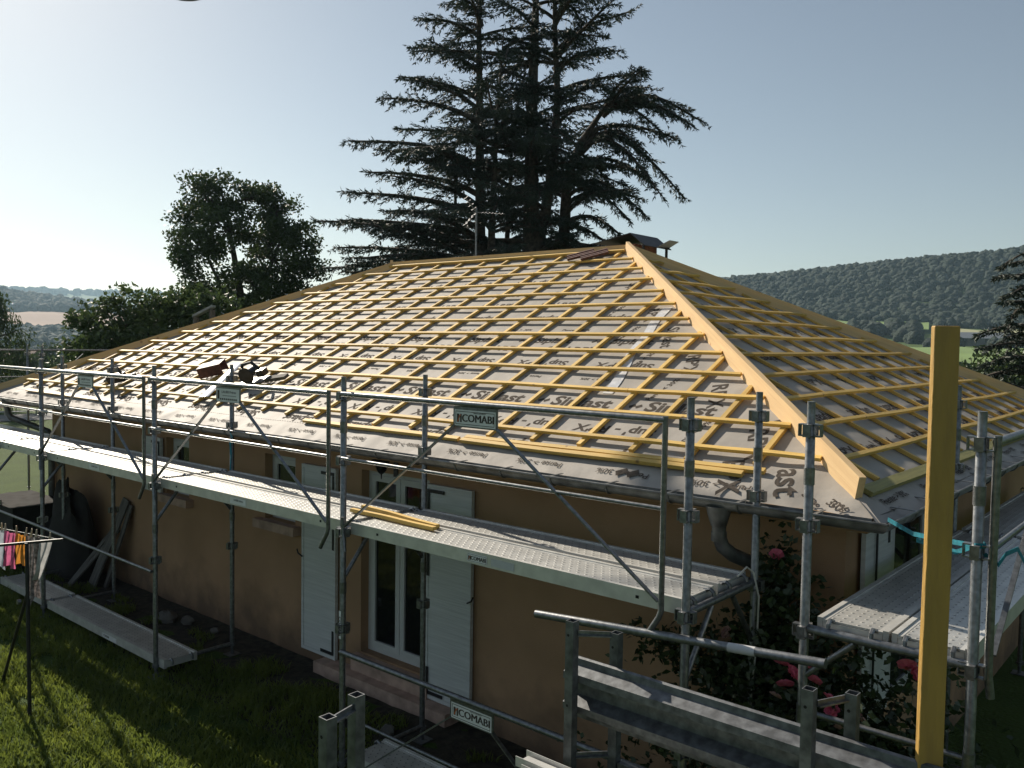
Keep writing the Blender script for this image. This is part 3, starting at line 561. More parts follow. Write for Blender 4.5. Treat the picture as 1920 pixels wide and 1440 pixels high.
# plates on the deck edges
pf = YO+.225-.186-.003
comabi(fs, 2.36, 2.54, ZD-.073, ZD-.015, pf, False)
b = MB(); b.box((2.58, pf, ZD-.070), (2.78, pf+.0015, ZD-.02)); b.build('sticker', 'signplate', fs)
for x0 in (-.62, -3.55):
    b = MB(); b.box((x0, pf, ZD-.072), (x0+.26, pf+.0015, ZD-.016)); b.build('sticker', 'signwhite', fs); k = MB(); write(k, 'LAUER Frères', (x0+.14, pf-.001, ZD-.036), (1, 0, 0), (0, 0, 1), .026, .008, 1.0); k.build('sticker_lettering', 'ink', fs)
b = MB(); b.box((-3.2, -5.535, .115), (-2.86, -5.5335, .165)); b.build('sticker', 'signwhite', fs); k = MB(); write(k, 'COMABI', (-3.10, -5.5365, .14), (1, 0, 0), (0, 0, 1), .032, .02, 1.1); k.build('sticker_lettering', 'ink', fs)
k = MB(); b = MB(); b.box((1.06-.013, YO-.0275, 1.12), (1.06+.013, YO-.0255, 1.34)); b.build('sticker', 'signwhite', fs); write(k, 'COMABI', (1.06, YO-.029, 1.22), (0, 0, -1), (1, 0, 0), .034, .02, 1.2); k.build('sticker_lettering', 'ink', fs)
b = MB(); b.tube([(4.35, YO-.06, 1.8725), (4.50, YO-.06, 1.885)], .0253, 12); b.build('paint_band', 'signplate', fs, smooth=True)
for x0, x1 in zip(XS, XS[1:]):
    for xx in (x0+.35, x1-.35): b = MB(); b.box((xx, pf+.001, ZD-.050), (xx+.022, pf+.002, ZD-.032)); b.build('slot', 'dark', fs)
# scaffold along the right side of the house
rs_ = thing('side_scaffold', 'galvanised scaffold with two aluminium decks along the right side wall', 'scaffold', (5, -4, 0))
for y in (-5.33, -2.33, .67):
    standard(rs_, 4.64, y, 3.17); standard(rs_, 5.44, y, 3.17 if y < -3 else 3.1)
    tubep('transom', rs_, [(4.66, y, ZD-.055), (5.42, y, ZD-.055)], .024); tubep('knee_brace', rs_, [(4.66, y, ZD-.30), (4.90, y, ZD-.08)], .017); tubep('transom', rs_, [(4.66, y, .12), (5.42, y, .12)], .021)
for y0 in (-5.33, -2.33):
    for off in (4.87, 5.245): plank(rs_, y0+.045, y0+2.955, ZD, .36, 'y', off=off)
    xg = 5.50; g = tubep('guardrail', rs_, [(xg, y0+.02, ZD+1.0), (xg, y0+2.9, ZD+1.0)], .0205); tubep('mid_rail', g, [(xg, y0+.02, ZD+.51), (xg, y0+2.9, ZD+.51)], .0125)
    tubep('upright', g, [(xg, y0+.03, ZD+1.03), (xg, y0+.03, ZD-.08), (xg+.01, y0+.05, ZD-.2)], .019); b = MB(); b.bar((xg+.012, y0+1.3, ZD+.85), (xg+.012, y0+.06, ZD+.0), .010, .026, (1, 0, 0)); b.build('brace', 'galv', g)
tubep('end_rail', rs_, [(4.66, -5.33, 1.53), (5.42, -5.33, 1.53)], .0165)
# scaffold on the left side
lsf = thing('end_scaffold', 'far galvanised scaffold rails beyond the left end of the roof', 'scaffold', (-13.5, -3, 0))
for y in (-5.4, -2.4, .6):
    for x in (-13.1, -13.9): standard(lsf, x, y, 3.25, couplers=(3.05, 1.96), collars=())
    tubep('transom', lsf, [(-13.1, y, ZD-.05), (-13.9, y, ZD-.05)], .024)
for y0 in (-5.4, -2.4):
    plank(lsf, y0+.04, y0+2.96, ZD, .7, 'y', off=-13.5); g = tubep('guardrail', lsf, [(-13.94, y0+.03, 3.13), (-13.94, y0+2.95, 3.13)], .0205); tubep('mid_rail', g, [(-13.94, y0, 2.55), (-13.94, y0+2.95, 2.55)], .0125)
    for a, c in ((1.2, .1), (1.8, 2.9)): b = MB(); b.bar((-13.94, y0+a, 3.05), (-13.94, y0+c, 2.05), .010, .026, (1, 0, 0)); b.build('brace', 'galv', g)
# ------------------------------------------------------------------ loose timber, tools and pieces
def loose(name, label, cat, p0, p1, wd, ht, m, upv=(0, 0, 1), group=None): return tag(timber(name, p0, p1, wd, ht, m, None, V3(*upv), warp=.003), label, cat, group)
loose('loose_batten', 'yellow batten lying on the deck, the one nearer the guardrail', 'batten', (.77, -5.23, ZD+.021), (1.78, -5.26, ZD+.021), .040, .028, 'batten')
loose('loose_batten', 'yellow batten lying on the deck, the one nearer the wall', 'batten', (.72, -5.07, ZD+.021), (1.74, -5.19, ZD+.021), .040, .028, 'batten')
loose('loose_batten', 'long yellow batten lying on the underlay above the gutter at mid roof', 'batten', front(-1.1, 4.37, UO+.028), front(1.15, 4.37, UO+.028), .045, .028, 'batten', NF)
loose('loose_batten', 'upper of two yellow battens lying above the gutter near the roof corner', 'batten', front(1.2, 4.335, UO+.028), front(3.95, 4.335, UO+.028), .042, .028, 'batten', NF)
loose('loose_batten', 'lower of two yellow battens lying above the gutter near the roof corner', 'batten', front(1.2, 4.39, UO+.030), front(3.82, 4.39, UO+.030), .045, .030, 'batten', NF)
loose('loose_board', 'pale board lying on the underlay at the far left eave', 'board', front(-8.4, 4.40, UO+.024), front(-5.35, 4.43, UO+.024), .07, .02, 'beam', NF)
loose('upright_plank', 'ochre painted plank standing upright in the right foreground', 'plank', (5.50, -6.245, 0), (5.495, -6.245, 3.54), .095, .032, 'plankpaint', (.65, -.76, 0)); bv = bpy.data.objects['upright_plank'].modifiers.new('edge', 'BEVEL'); bv.width = .004; bv.segments = 2
def roof_frame(x, s, off, ang=0):
    ex = V3(1, 0, 0); ey = V3(0, .9018, .4322); c, sn = math.cos(ang), math.sin(ang); return front(x, s, off), ex*c+ey*sn, ey*c-ex*sn, NF
def local(mb_fn, name, m, parent, fr, smooth=False):
    o, ex, ey, ez = fr; b = MB(); mb_fn(b); b.v = [o+ex*p.x+ey*p.y+ez*p.z for p in b.v]; return b.build(name, m, parent, smooth)
fr = roof_frame(-6.0, 4.02, .014, .5); t_ = thing('nail_gun', 'black nail gun lying on the lowest battens at the left of the roof', 'tool', fr[0])
local(lambda b: b.box((-.16, -.045, .0), (.12, .045, .12)), 'body', 'blacktool', t_, fr); local(lambda b: b.tube([(-.05, 0, .12), (-.09, .0, .20), (-.02, 0, .25), (.06, 0, .21), (.08, 0, .12)], .022, 8), 'handle', 'blacktool', t_, fr, True)
local(lambda b: b.bar((.10, 0, .03), (.30, .0, .05), .035, .06), 'magazine', 'galvdull', t_, fr); local(lambda b: b.tube([(-.16, 0, .06), (-.24, 0, .05)], [.04, .02], 10), 'nose', 'galvdull', t_, fr, True)
fr = roof_frame(-3.0, 3.78, .014, .35); t_ = thing('circular_saw', 'black circular saw resting on battens behind the second white sign', 'tool', fr[0])
local(lambda b: b.tube([(0, -.05, .10), (0, -.035, .10)], .105, 24), 'blade_guard', 'blacktool', t_, fr, True); local(lambda b: b.tube([(.02, -.03, .11), (.02, .14, .11)], [.06, .05], 14), 'motor', 'blacktool', t_, fr, True)
local(lambda b: b.tube([(-.06, .0, .16), (-.02, .0, .24), (.12, 0, .25), (.20, .0, .15)], .020, 8), 'handle', 'blacktool', t_, fr, True); local(lambda b: b.box((-.16, -.09, .0), (.22, .12, .006)), 'base_plate', 'blacktool', t_, fr); local(lambda b: b.box((.14, -.02, .05), (.24, .09, .13)), 'battery', 'blacktool', t_, fr)
fr = roof_frame(-2.72, 3.72, .016, .35); tag(local(lambda b: b.box((0, -.07, 0), (.30, .03, .04)), 'wood_offcut', 'oldboard', None, fr), 'dark wood offcut lying on battens beside the circular saw', 'offcut')
fr = roof_frame(-3.55, 3.87, .018, 1.05)
gn = (SUN+(CAM-front(-3.52, 3.86)).normalized()).normalized(); gx_ = V3(-.28, .60, .36).normalized(); gx_ = (gx_-gn*gx_.dot(gn)).normalized(); gy_ = gn.cross(gx_); fr2 = (front(-3.52, 3.86, .055), gx_, gy_, gn)
tag(local(lambda b: b.poly([(x_, .16*(i/12-.5), .10*(1-((i/12-.5)*2)**2)*.12+t_) for t_ in (0, .002) for x_ in (-.42, .42) for i in range(13)], [(i, i+1, 14+i, 13+i) for i in range(12)]+[(26+i, 39+i, 40+i, 27+i) for i in range(12)]), 'metal_flashing', 'chrome', None, fr2, True), 'bright folded metal flashing strip glinting in the sun on the roof', 'flashing')
fr = roof_frame(-4.05, 3.66, .016, .55); t_ = tag(local(lambda b: (b.box((-.17, -.09, .0), (.17, -.075, .13)), b.box((-.17, -.09, .131), (.17, .10, .143)), b.box((-.17, .085, 0), (.17, .10, .13))), 'folded_flashing', 'tile', None, fr), 'brown folded metal profile set on battens left of the flashing strip', 'flashing')
tl = MB(); 
def rtile(x, s, lab):
    fr = roof_frame(x, s, .018, .62); tag(local(lambda b: (b.box((-.19, -.10, 0), (.19, .10, .014)), b.box((-.19, -.10, .014), (.19, -.07, .032)), b.box((-.19, .07, .014), (.19, .10, .030)), b.box((-.19, -.01, .014), (.19, .02, .026))), 'roof_tile', 'tile', None, fr), lab, 'roof tile')
rtile(-.62, .18, 'reddish brown roof tile near the ridge, the left of the pair'); rtile(-.38, .20, 'reddish brown roof tile near the ridge, the right of the pair')
# tv antenna
an = thing('tv_antenna', 'television aerial on a thin mast above the ridge', 'antenna', (-3.23, .5, 4.4)); ax, ay = -3.23, .5
b = MB(); b.tube([(ax, ay, 4.35), (ax, ay, 5.62)], .014, 8); b.build('mast', 'galv', an, smooth=True)
fd = V3(.55, .83, 0); sd = V3(.83, -.55, 0); c0 = V3(ax, ay, 5.55)
for sgz, tl_ in ((.22, 1), (-.20, -1)):
    tip = c0+fd*-.18+V3(0, 0, sgz); b = MB(); b.tube([c0, tip], .009, 6); rf = b.build('reflector', 'galv', an)
    for i in range(4): q = c0.lerp(tip, .25+.25*i); e = MB(); e.tube([q-sd*.17, q+sd*.17], .0045, 5); e.build('reflector_rod', 'galv', rf)
b = MB(); b.tube([c0-fd*.05, c0+fd*.48], .006, 6); bm = b.build('boom', 'galv', an)
for i in range(7): q = c0+fd*(.10+.055*i); e = MB(); e.tube([q-sd*.07, q+sd*.07], .003, 5); e.build('director_rod', 'galv', bm)
# ------------------------------------------------------------------ straps, cable
def ribbon(name, label, cat, pts, wd, m, wv=V3(0, 0, 1)):
    b = MB(); pts = [V3(*p) for p in pts]
    for p, q in zip(pts, pts[1:]): b.bar(p, q, .003, wd, wv)
    return tag(b.build(name, m), label, cat)
ribbon('tie_strap', 'teal webbing strap from the gutter corner to the right scaffold post', 'strap', [(4.87, -4.76, 2.50), (5.05, -4.93, 2.475), (5.22, -5.10, 2.50), (5.41, -5.31, 2.54), (5.44, -5.365, 2.55), (5.475, -5.33, 2.55), (5.45, -5.28, 2.55), (5.30, -5.10, 2.45), (5.05, -4.86, 2.43)], .024, 'teal')
ribbon('tie_strap', 'teal strap end bunched and looped at the side scaffold upright', 'strap', [(5.46, -5.28, 2.50), (5.52, -5.29, 2.46), (5.535, -5.20, 2.50), (5.53, -4.9, 2.47), (5.535, -4.75, 2.38), (5.53, -4.66, 2.28), (5.53, -4.60, 2.36), (5.53, -4.72, 2.46)], .022, 'teal')
ribbon('tie_strap', 'teal strap knotted round the inner scaffold post and gutter at mid facade', 'strap', [(-1.95, -4.716, 2.46), (-1.86, -4.76, 2.44), (-1.80, -4.77, 2.40), (-1.84, -4.74, 2.34), (-1.93, -4.722, 2.36), (-1.92, -4.715, 2.2), (-1.94, -4.715, 1.96)], .022, 'teal')
b = MB(); b.tube([(4.05, -4.90, 2.05), (4.06, -4.80, 2.09), (4.08, -4.745, 2.05), (4.115, -4.735, 1.9), (4.11, -4.735, 1.6), (4.085, -4.735, 1.3), (4.09, -4.735, .9), (4.10, -4.72, .02)], .006, 6); tag(b.build('power_cable', 'plastic', smooth=True), 'thin pale cable hanging down the inner post beside the rose bush', 'cable')
b = MB(); b.box((3.86, -4.60, 1.17), (3.93, -4.57, 1.25)); b.tube([(3.895, -4.585, 1.25), (3.90, -4.585, 1.33)], .03, 8); tag(b.build('socket_box', 'plastic'), 'small white socket box hanging among the rose leaves', 'socket')
# ------------------------------------------------------------------ steel rack with w-profile rails in the foreground
rk = thing('steel_rack', 'galvanised square-post rack in the foreground holding corrugated rails', 'rack', (4.5, -7, 0))
def sqpost(x, y, top, wd=.047, zb=0.):
    b = MB(); h = wd/2; t = .004
    for a, c, d, e in ((-h, h, -h, -h+t), (-h, h, h-t, h), (-h, -h+t, -h+t, h-t), (h-t, h, -h+t, h-t)): b.box((x+a, y+d, zb), (x+c, y+e, top))
    p = b.build('post', 'galvdull', rk)
    for z in (top-.07, top-.42): q = MB(); q.tube([(x-.006, y-h-.001, z), (x-.006, y-h+.001, z)], .007, 8); q.build('bolt_hole', 'dark', p)
for x, y, t in ((3.90, -6.385, 2.10), (4.06, -6.235, 2.04), (5.09, -6.41, 2.10), (5.20, -6.235, 2.06), (3.82, -7.66, 2.10), (3.88, -7.84, 2.09), (5.09, -7.66, 1.6)): sqpost(x, y, t)
for p, q in (((3.925, -6.37, 2.03), (4.04, -6.25, 2.02)), ((5.115, -6.39, 2.03), (5.18, -6.25, 2.03)), ((3.83, -7.685, 2.05), (3.875, -7.815, 2.06)), ((3.925, -6.37, 1.42), (4.035, -6.25, 1.42))):
    b = MB(); b.bar(p, q, .035, .006); b.bar(V3(*p)+V3(0, 0, .012), V3(*q)+V3(0, 0, .012), .006, .02); b.build('clamp', 'galv', rk)
WPRO = [(-.156, .0), (-.150, -.012), (-.120, -.016), (-.095, -.080), (-.060, -.083), (-.030, -.012), (.030, -.012), (.060, -.083), (.095, -.080), (.120, -.016), (.150, -.012), (.156, .0)]
def wbeam(name, x0, x1, y, z, flat=False, label=None, group=None, m='galvdull', sg=1):
    b = MB(); V = []; n = len(WPRO)
    for t in (0, .004):
        for x in (x0, x1):
            for (h, d) in WPRO: V.append((x, y+h*.8, z-d*.6-t) if flat else (x, y+sg*(d)+t*sg, z+h))
    F = []
    for k in range(n-1): F += [(k, k+1, n+k+1, n+k), (2*n+k, 3*n+k, 3*n+k+1, 2*n+k+1), (k, 2*n+k, 2*n+k+1, k+1), (n+k, n+k+1, 3*n+k+1, 3*n+k)]
    F += [(0, n, 3*n, 2*n), (n-1, 3*n-1, 4*n-1, 2*n-1)]
    b.poly(V, F); o = b.build(name, m)
    return tag(o, label, 'rail', group)
wbeam('corrugated_rail', 3.825, 6.4, -6.27, 1.725, label='corrugated steel rail held on edge between the rack posts', m='galvdull')
b = MB()
for i, (yy, z) in enumerate(((-6.52, 1.42), (-6.62, 1.40), (-6.72, 1.385), (-6.83, 1.37))):
    c = MB(); x0 = 3.70+.05*i; x1 = 5.7
    c.box((x0, yy-.04, z-.05), (x1, yy+.04, z-.046)); c.box((x0, yy-.044, z-.05), (x1, yy-.0405, z)); c.box((x0, yy+.0405, z-.05), (x1, yy+.044, z)); c.box((x0+.02, yy-.03, z-.0455), (x1, yy+.03, z-.02))
    tag(c.build('channel_section', 'alu'), ('aluminium channel section, the one nearest the rack posts', 'second aluminium channel section from the rack posts', 'third aluminium channel section from the rack posts', 'outermost aluminium channel section on the rack')[i], 'channel')
b = MB(); b.box((3.66, -6.95, 1.26), (5.8, -6.91, 1.32)); b.box((3.66, -6.43, 1.26), (5.8, -6.39, 1.32)); b.build('bearer', 'galvdull', rk)
b = MB(); b.box((4.09, -6.25, 1.36), (5.9, -6.20, 1.40)); b.build('top_bearer', 'galv', rk)
# ------------------------------------------------------------------ washing line
cl = thing('washing_line', 'dark steel T-shaped washing line pole standing on the lawn', 'washing line', (-1.93, -6.75, 0))
tubep('pole', cl, [(-1.90, -6.76, -.05), (-1.95, -6.75, 1.58)], .017, 'blackiron'); b = MB(); b.bar((-2.30, -7.03, 1.53), (-1.72, -6.53, 1.61), .022, .022); b.build('cross_arm', 'blackiron', cl)
tubep('stay', cl, [(-2.9, -6.65, 0), (-1.99, -6.73, 1.12)], .015, 'blackiron'); tubep('line', cl, [(-1.72, -6.53, 1.605), (-2.6, -6.672, 1.585), (-3.6, -6.84, 1.60), (-4.6, -7.0, 1.65)], .003, 'plastic', 6)
tubep('pole', cl, [(-4.6, -7.0, -.05), (-4.6, -7.0, 1.66)], .017, 'blackiron'); b = MB(); b.tube([(-1.97, -6.80, 1.05), (-1.97, -6.83, 1.05)], .022, 10); b.build('crank', 'galv', cl)
LA, LB = V3(-1.72, -6.53, 1.60), V3(-4.6, -7.0, 1.60)
def on_line(x): t = (x-LA.x)/(LB.x-LA.x); p = LA.lerp(LB, t); p.z = 1.597-.02*math.sin(PI*min(1, t*1.2)); return p
def garment(name, label, cat, x0, x1, ln_, m, bottom=1., drift=0., notch=0., wav=.02):
    b = MB(); nu, nv = 16, 22; p0 = on_line(x0); p1 = on_line(x1); nrm = (p1-p0).cross(V3(0, 0, 1)).normalized(); V = []
    for v in range(nv+1):
        t = v/nv; wd = 1+(bottom-1)*t
        for u in range(nu+1):
            a = u/nu; c = .5+(a-.5)*wd+drift*t*t
            p = p0.lerp(p1, c); p.z -= t*ln_*(1-.06*abs(math.sin(a*PI*1)))+.018*math.sin(PI*a)*(1-t)+ (notch*max(0, 1-abs(a-.5)*5) if v == nv else 0)
            V.append(p+nrm*(wav*t*math.sin(a*9+x0*7)+.012*math.sin(a*17+t*6)))
    b.poly(V, [(v*(nu+1)+u, v*(nu+1)+u+1, (v+1)*(nu+1)+u+1, (v+1)*(nu+1)+u) for v in range(nv) for u in range(nu)])
    tag(b.build(name, m, smooth=True), label, cat)
garment('sock', 'grey sock hanging at the right end of the washing line', 'sock', -2.18, -1.90, .44, 'sock', .42, .55 if False else -.45)
garment('trousers', 'animal print leggings hanging between the sock and the orange garment', 'trousers', -2.31, -2.10, .60, 'leopard', .85, 0, .1)
garment('top', 'orange top hanging on the washing line', 'top', -2.47, -2.31, .31, 'orange', 1.05); garment('top', 'pink top hanging on the washing line', 'top', -2.67, -2.47, .36, 'pink', .9, -.1); garment('shirt', 'pale blue shirt hanging at the left edge of the picture', 'shirt', -3.05, -2.67, .40, 'shirt', .95)
pg = MB(); pg.bar((-.008, -.004, -.035), (.012, -.006, .05), .008, .008, (0, 1, 0)); pg.bar((.008, .004, -.035), (-.012, .006, .05), .008, .008, (0, 1, 0)); PEG = mesh_of(pg, 'clothes_peg', 'peg')
for x, lab in ((-1.92, 'wooden clothes peg on the right corner of the grey sock'), (-2.14, 'wooden clothes peg between the grey sock and the animal print leggings'), (-2.22, 'wooden clothes peg at the waist of the animal print leggings'), (-2.31, 'wooden clothes peg between the leggings and the orange top'), (-2.47, 'wooden clothes peg between the orange top and the pink top'), (-2.66, 'wooden clothes peg between the pink top and the pale blue shirt'), (-2.72, 'leftmost wooden clothes peg, on the pale blue shirt')):
    p = on_line(x); tag(inst(PEG, 'clothes_peg', None, p+V3(0, 0, .012), (random.uniform(-.2, .2), random.uniform(-.25, .25), .16)), lab, 'clothes peg', 'clothes pegs on the washing line')
# ------------------------------------------------------------------ things below the left decks
bx_ = thing('compost_bin', 'black box with a glossy wet lid standing by the left end of the wall', 'bin', (-7.9, -4.75, 0))
b = MB(); b.box((-8.5, -5.05, 0), (-7.2, -4.35, .93)); b.build('body', 'dark', bx_); b = MB(); n = 24
b.poly([(-8.55+1.4*i/n, -5.1+.8*j/n, .945+.012*noise.noise((i*.4, j*.4, 0))) for j in range(n+1) for i in range(n+1)], [(j*(n+1)+i, j*(n+1)+i+1, (j+1)*(n+1)+i+1, (j+1)*(n+1)+i) for j in range(n) for i in range(n)]); b.build('lid', 'blackbox', bx_, smooth=True)
hp = MB(); V = []; n = 16
for j in range(n+1):
    for i in range(2*n):
        a = PI*i/n; t = PI/2*j/n; q = 1+.25*noise.noise((math.cos(a)*1.5, math.sin(a)*1.5, t*2)); V.append((-6.55+.75*q*math.cos(a)*math.cos(t), -4.52+.27*q*math.sin(a)*math.cos(t), 1.2*q*math.sin(t)))
hp.poly(V, [(j*2*n+i, j*2*n+(i+1) % (2*n), (j+1)*2*n+(i+1) % (2*n), (j+1)*2*n+i) for j in range(n) for i in range(2*n)]); tag(hp.build('covered_heap', 'dark', smooth=True), 'black tarpaulin-covered heap in the shade against the wall', 'heap')
for k, (x0, x1, y0, zt, wd, lab) in enumerate(((-5.62, -5.36, -4.62, 1.20, .20, 'grey board leaning on the wall, the widest and tallest of the leaning boards'), (-5.45, -5.23, -4.50, 1.14, .09, 'dark narrow board leaning on the wall just right of the widest board'), (-5.95, -5.66, -4.78, .80, .07, 'thin grey lath leaning at the left of the leaning boards'), (-5.80, -5.60, -4.85, .74, .06, 'thin grey lath leaning in front of the widest board'))):
    loose('leaning_board', lab, 'board', (x0, y0, .0), (x1, WY-.035, zt), wd, .025, 'oldboard', (0, -.9, .3), 'boards leaning on the wall')
for k, (x, y, r_) in enumerate(((-3.5, -4.62, .10), (-3.25, -4.5, .07), (-2.7, -4.45, .05), (.75, -4.8, .06))):
    b = MB(); V = []; 
    for j in range(7):
        for i in range(10): a = 2*PI*i/10; t = PI*j/6-PI/2; q = r_*(1+.35*noise.noise((math.cos(a)+k*5, math.sin(a), t))); V.append((x+q*1.3*math.cos(a)*math.cos(t), y+q*math.sin(a)*math.cos(t), r_*.5+q*.8*math.sin(t)))
    b.poly(V, [(j*10+i, j*10+(i+1) % 10, (j+1)*10+(i+1) % 10, (j+1)*10+i) for j in range(6) for i in range(10)]); tag(b.build('stone', 'stone', smooth=True), ('largest pale stone lying at the foot of the wall', 'mid-sized stone beside the largest stone at the wall foot', 'small stone at the wall foot right of the larger stones', 'small stone on the soil in front of the doorstep')[k], 'stone')

# ------------------------------------------------------------------ vegetation
UA, DA = V3(math.cos(YAW), -math.sin(YAW), 0), V3(math.sin(YAW), math.cos(YAW), 0)
class Leaves:
    def __init__(s): s.P = []; s.D = []; s.L = []; s.W = []
    def add(s, p, d, l, w_): s.P.append(tuple(p)); s.D.append(tuple(d)); s.L.append(l); s.W.append(w_)
    def bulk(s, P, D, L, W): s.P += [tuple(x) for x in P]; s.D += [tuple(x) for x in D]; s.L += list(L); s.W += list(W)
    def mesh(s, name, m):
        P = np.array(s.P); D = np.array(s.D); D /= np.linalg.norm(D, axis=1, keepdims=True)+1e-9; L = np.array(s.L)[:, None]; W = np.array(s.W)[:, None]
        R = RNG.normal(size=P.shape); S = np.cross(D, R); S /= np.linalg.norm(S, axis=1, keepdims=True)+1e-9; Nn = np.cross(S, D)
        V = np.stack([P, P+D*L*.45+S*W/2+Nn*L*.08, P+D*L, P+D*L*.45-S*W/2+Nn*L*.08], 1).reshape(-1, 3); F = np.arange(len(V)).reshape(-1, 4)
        me = fast_mesh(name, V, F); me.materials.append(M[m]); return me
def add_mesh(me, name, parent, base): me.transform(Matrix.Translation(-V3(*base))); return link(bpy.data.objects.new(name, me), parent, base)
def curve(p0, p1, arch, n=8):
    return [p0.lerp(p1, i/n)+V3(0, 0, arch*math.sin(PI*(i/n)**.8)) for i in range(n+1)]
def conifer(name, label, base, trunks, limbs, nfill, Rfun, hmin, hmax, dens=1., tl=.19, tw=.036, blen=.85, m='cedar', group=None, cat='tree'):
    base = V3(*base); t = thing(name, label, cat, base, group); W3 = lambda u, h, d=0: base+UA*u+DA*d+V3(0, 0, h)
    tb = MB(); lv = Leaves(); rd = random.Random(hash(name) % 999 if False else 11+nfill)
    tr = []
    for pts, r0, r1 in trunks:
        P = [W3(*q) for q in pts]; n = len(P); tb.tube(P, [r0+(r1-r0)*i/(n-1) for i in range(n)], 9); tr.append(P)
    def limb(p0, p1, r0, arch):
        c = curve(p0, p1, arch); sw = V3(rd.gauss(0, .12), rd.gauss(0, .12), rd.gauss(0, .10)); c = [q_+sw*math.sin(5*i_/8)*(i_/8) for i_, q_ in enumerate(c)]; L = (p1-p0).length; n = len(c)-1; tb.tube(c, [r0*(1-.85*i/n)+.008 for i in range(n+1)], 5)
        steps = max(4, int(L*dens/.15)); fwd = (p1-p0).normalized()
        for k in range(steps+1):
            f = .16+.84*k/steps; i = min(n-1, int(f*n)); p = c[i].lerp(c[i+1], f*n-i); d = (c[i+1]-c[i]).normalized(); sd = d.cross(V3(0, 0, 1)).normalized()
            for sg in (-1, 1):
                if rd.random() < .18: continue
                bl = blen*(.35+.75*(1-f)**.6)*min(1, L/2.5)*rd.uniform(.5, 1.15); bd = (d*rd.uniform(.5, 1.1)+sd*sg+V3(0, 0, rd.uniform(-.75, .30))).normalized(); m_ = max(2, int(bl/.10)); lv.add(p, bd, bl, .022)
                for j in range(m_):
                    q = p+bd*(bl*(j+.5)/m_)+V3(0, 0, -.10*(j/m_)**2*bl+rd.gauss(0, .02))
                    for _ in range(5):
                        dd = bd+V3(rd.gauss(0, .6), rd.gauss(0, .6), rd.gauss(-.25, .4)); lv.add(q, dd, tl*rd.uniform(.55, 1.15), tw*rd.uniform(.7, 1.3))
            for _ in range(2): lv.add(p, d+V3(rd.gauss(0, .4), rd.gauss(0, .4), rd.gauss(-.1, .3)), tl*1.1, tw)
    for (s, e, arch) in limbs:
        p0 = W3(*s); p1 = W3(*e); limb(p0, p1, .035+.018*(p1-p0).length, arch)
    for _ in range(nfill):
        h = hmin+(hmax-hmin)*rd.random()**1.2; P = rd.choice(tr); zs_ = [q.z-base.z for q in P]
        if h > zs_[-1] or h < zs_[0]: continue
        i = max(j for j in range(len(zs_)) if zs_[j] <= h); i = min(i, len(P)-2); p0 = P[i].lerp(P[i+1], (h-zs_[i])/(zs_[i+1]-zs_[i]+1e-6))
        a = rd.uniform(0, 2*PI); R = Rfun(h, math.cos(a))*rd.uniform(.55, 1.0); u0 = (p0-base).dot(UA)
        p1 = V3(p0.x, p0.y, p0.z)+UA*(math.cos(a)*R-u0*.5*abs(math.cos(a)))+DA*(math.sin(a)*R)+V3(0, 0, rd.uniform(-.5, .5)); limb(p0, p1, .03+.012*R, rd.uniform(.1, .4))
    tb.build('trunk', 'bark', t, smooth=True); add_mesh(lv.mesh('crown', m), 'crown', t, base+V3(0, 0, 3)); return t
cb_ = (-11.75, 12.25, 0)
trunks = [([(0, 0), (0, 5.5), (-.02, 8), (-.05, 11), (.02, 14), (.05, 17.6)], .40, .05), ([(.12, 6.3), (.42, 7.6), (.72, 9.6), (.78, 11.5), (.65, 14), (.6, 17)], .22, .04), ([(-1.6, 0, .3), (-1.68, 6, .3), (-1.75, 10, .2), (-1.8, 13, 0), (-1.85, 16.3, 0)], .24, .04),
          ([(-1.2, 0, -.5), (-1.3, 7, -.5), (-1.2, 10, -.5), (-1.0, 13.4, -.4)], .17, .015), ([(1.0, 0, .2), (1.05, 6, .2), (1.15, 8.8, .1), (1.55, 10, 0), (2.5, 11.4, -.1)], .27, .06), ([(-2.4, 0, .5), (-2.5, 6, .6), (-2.6, 10, .5)], .13, .03), ([(-.75, 0, .6), (-.8, 7, .7), (-.7, 10, .7)], .14, .03)]
L_ = []
for (h0, u1, h1, ar) in ((6.5, -7.0, 7.35, .3), (6.0, -6.7, 6.5, .25), (5.6, -6.9, 5.9, .2), (9.2, -5.8, 9.95, .3), (8.3, -5.5, 8.9, .3), (7.6, -5.9, 8.1, .25), (7.2, -5.0, 7.7, .3), (11.4, -4.65, 12.0, .25), (10.6, -4.8, 11.1, .3), (10.0, -4.4, 10.5, .25), (12.6, -4.15, 13.2, .2), (13.4, -3.9, 13.95, .2), (14.2, -3.0, 14.7, .15), (14.9, -2.9, 15.3, .1), (15.5, -2.6, 16, .1), (8.8, -4.6, 9.4, .2), (6.9, -5.9, 7.1, .3)):
    L_.append(((-1.72, h0, .2), (u1, h1, random.uniform(-1.2, 1.0)), ar))
    if random.random() < .7: L_.append(((-1.72, h0-.4, .2), (u1*.82, h1-.35, random.uniform(-2.5, -.8)), ar))
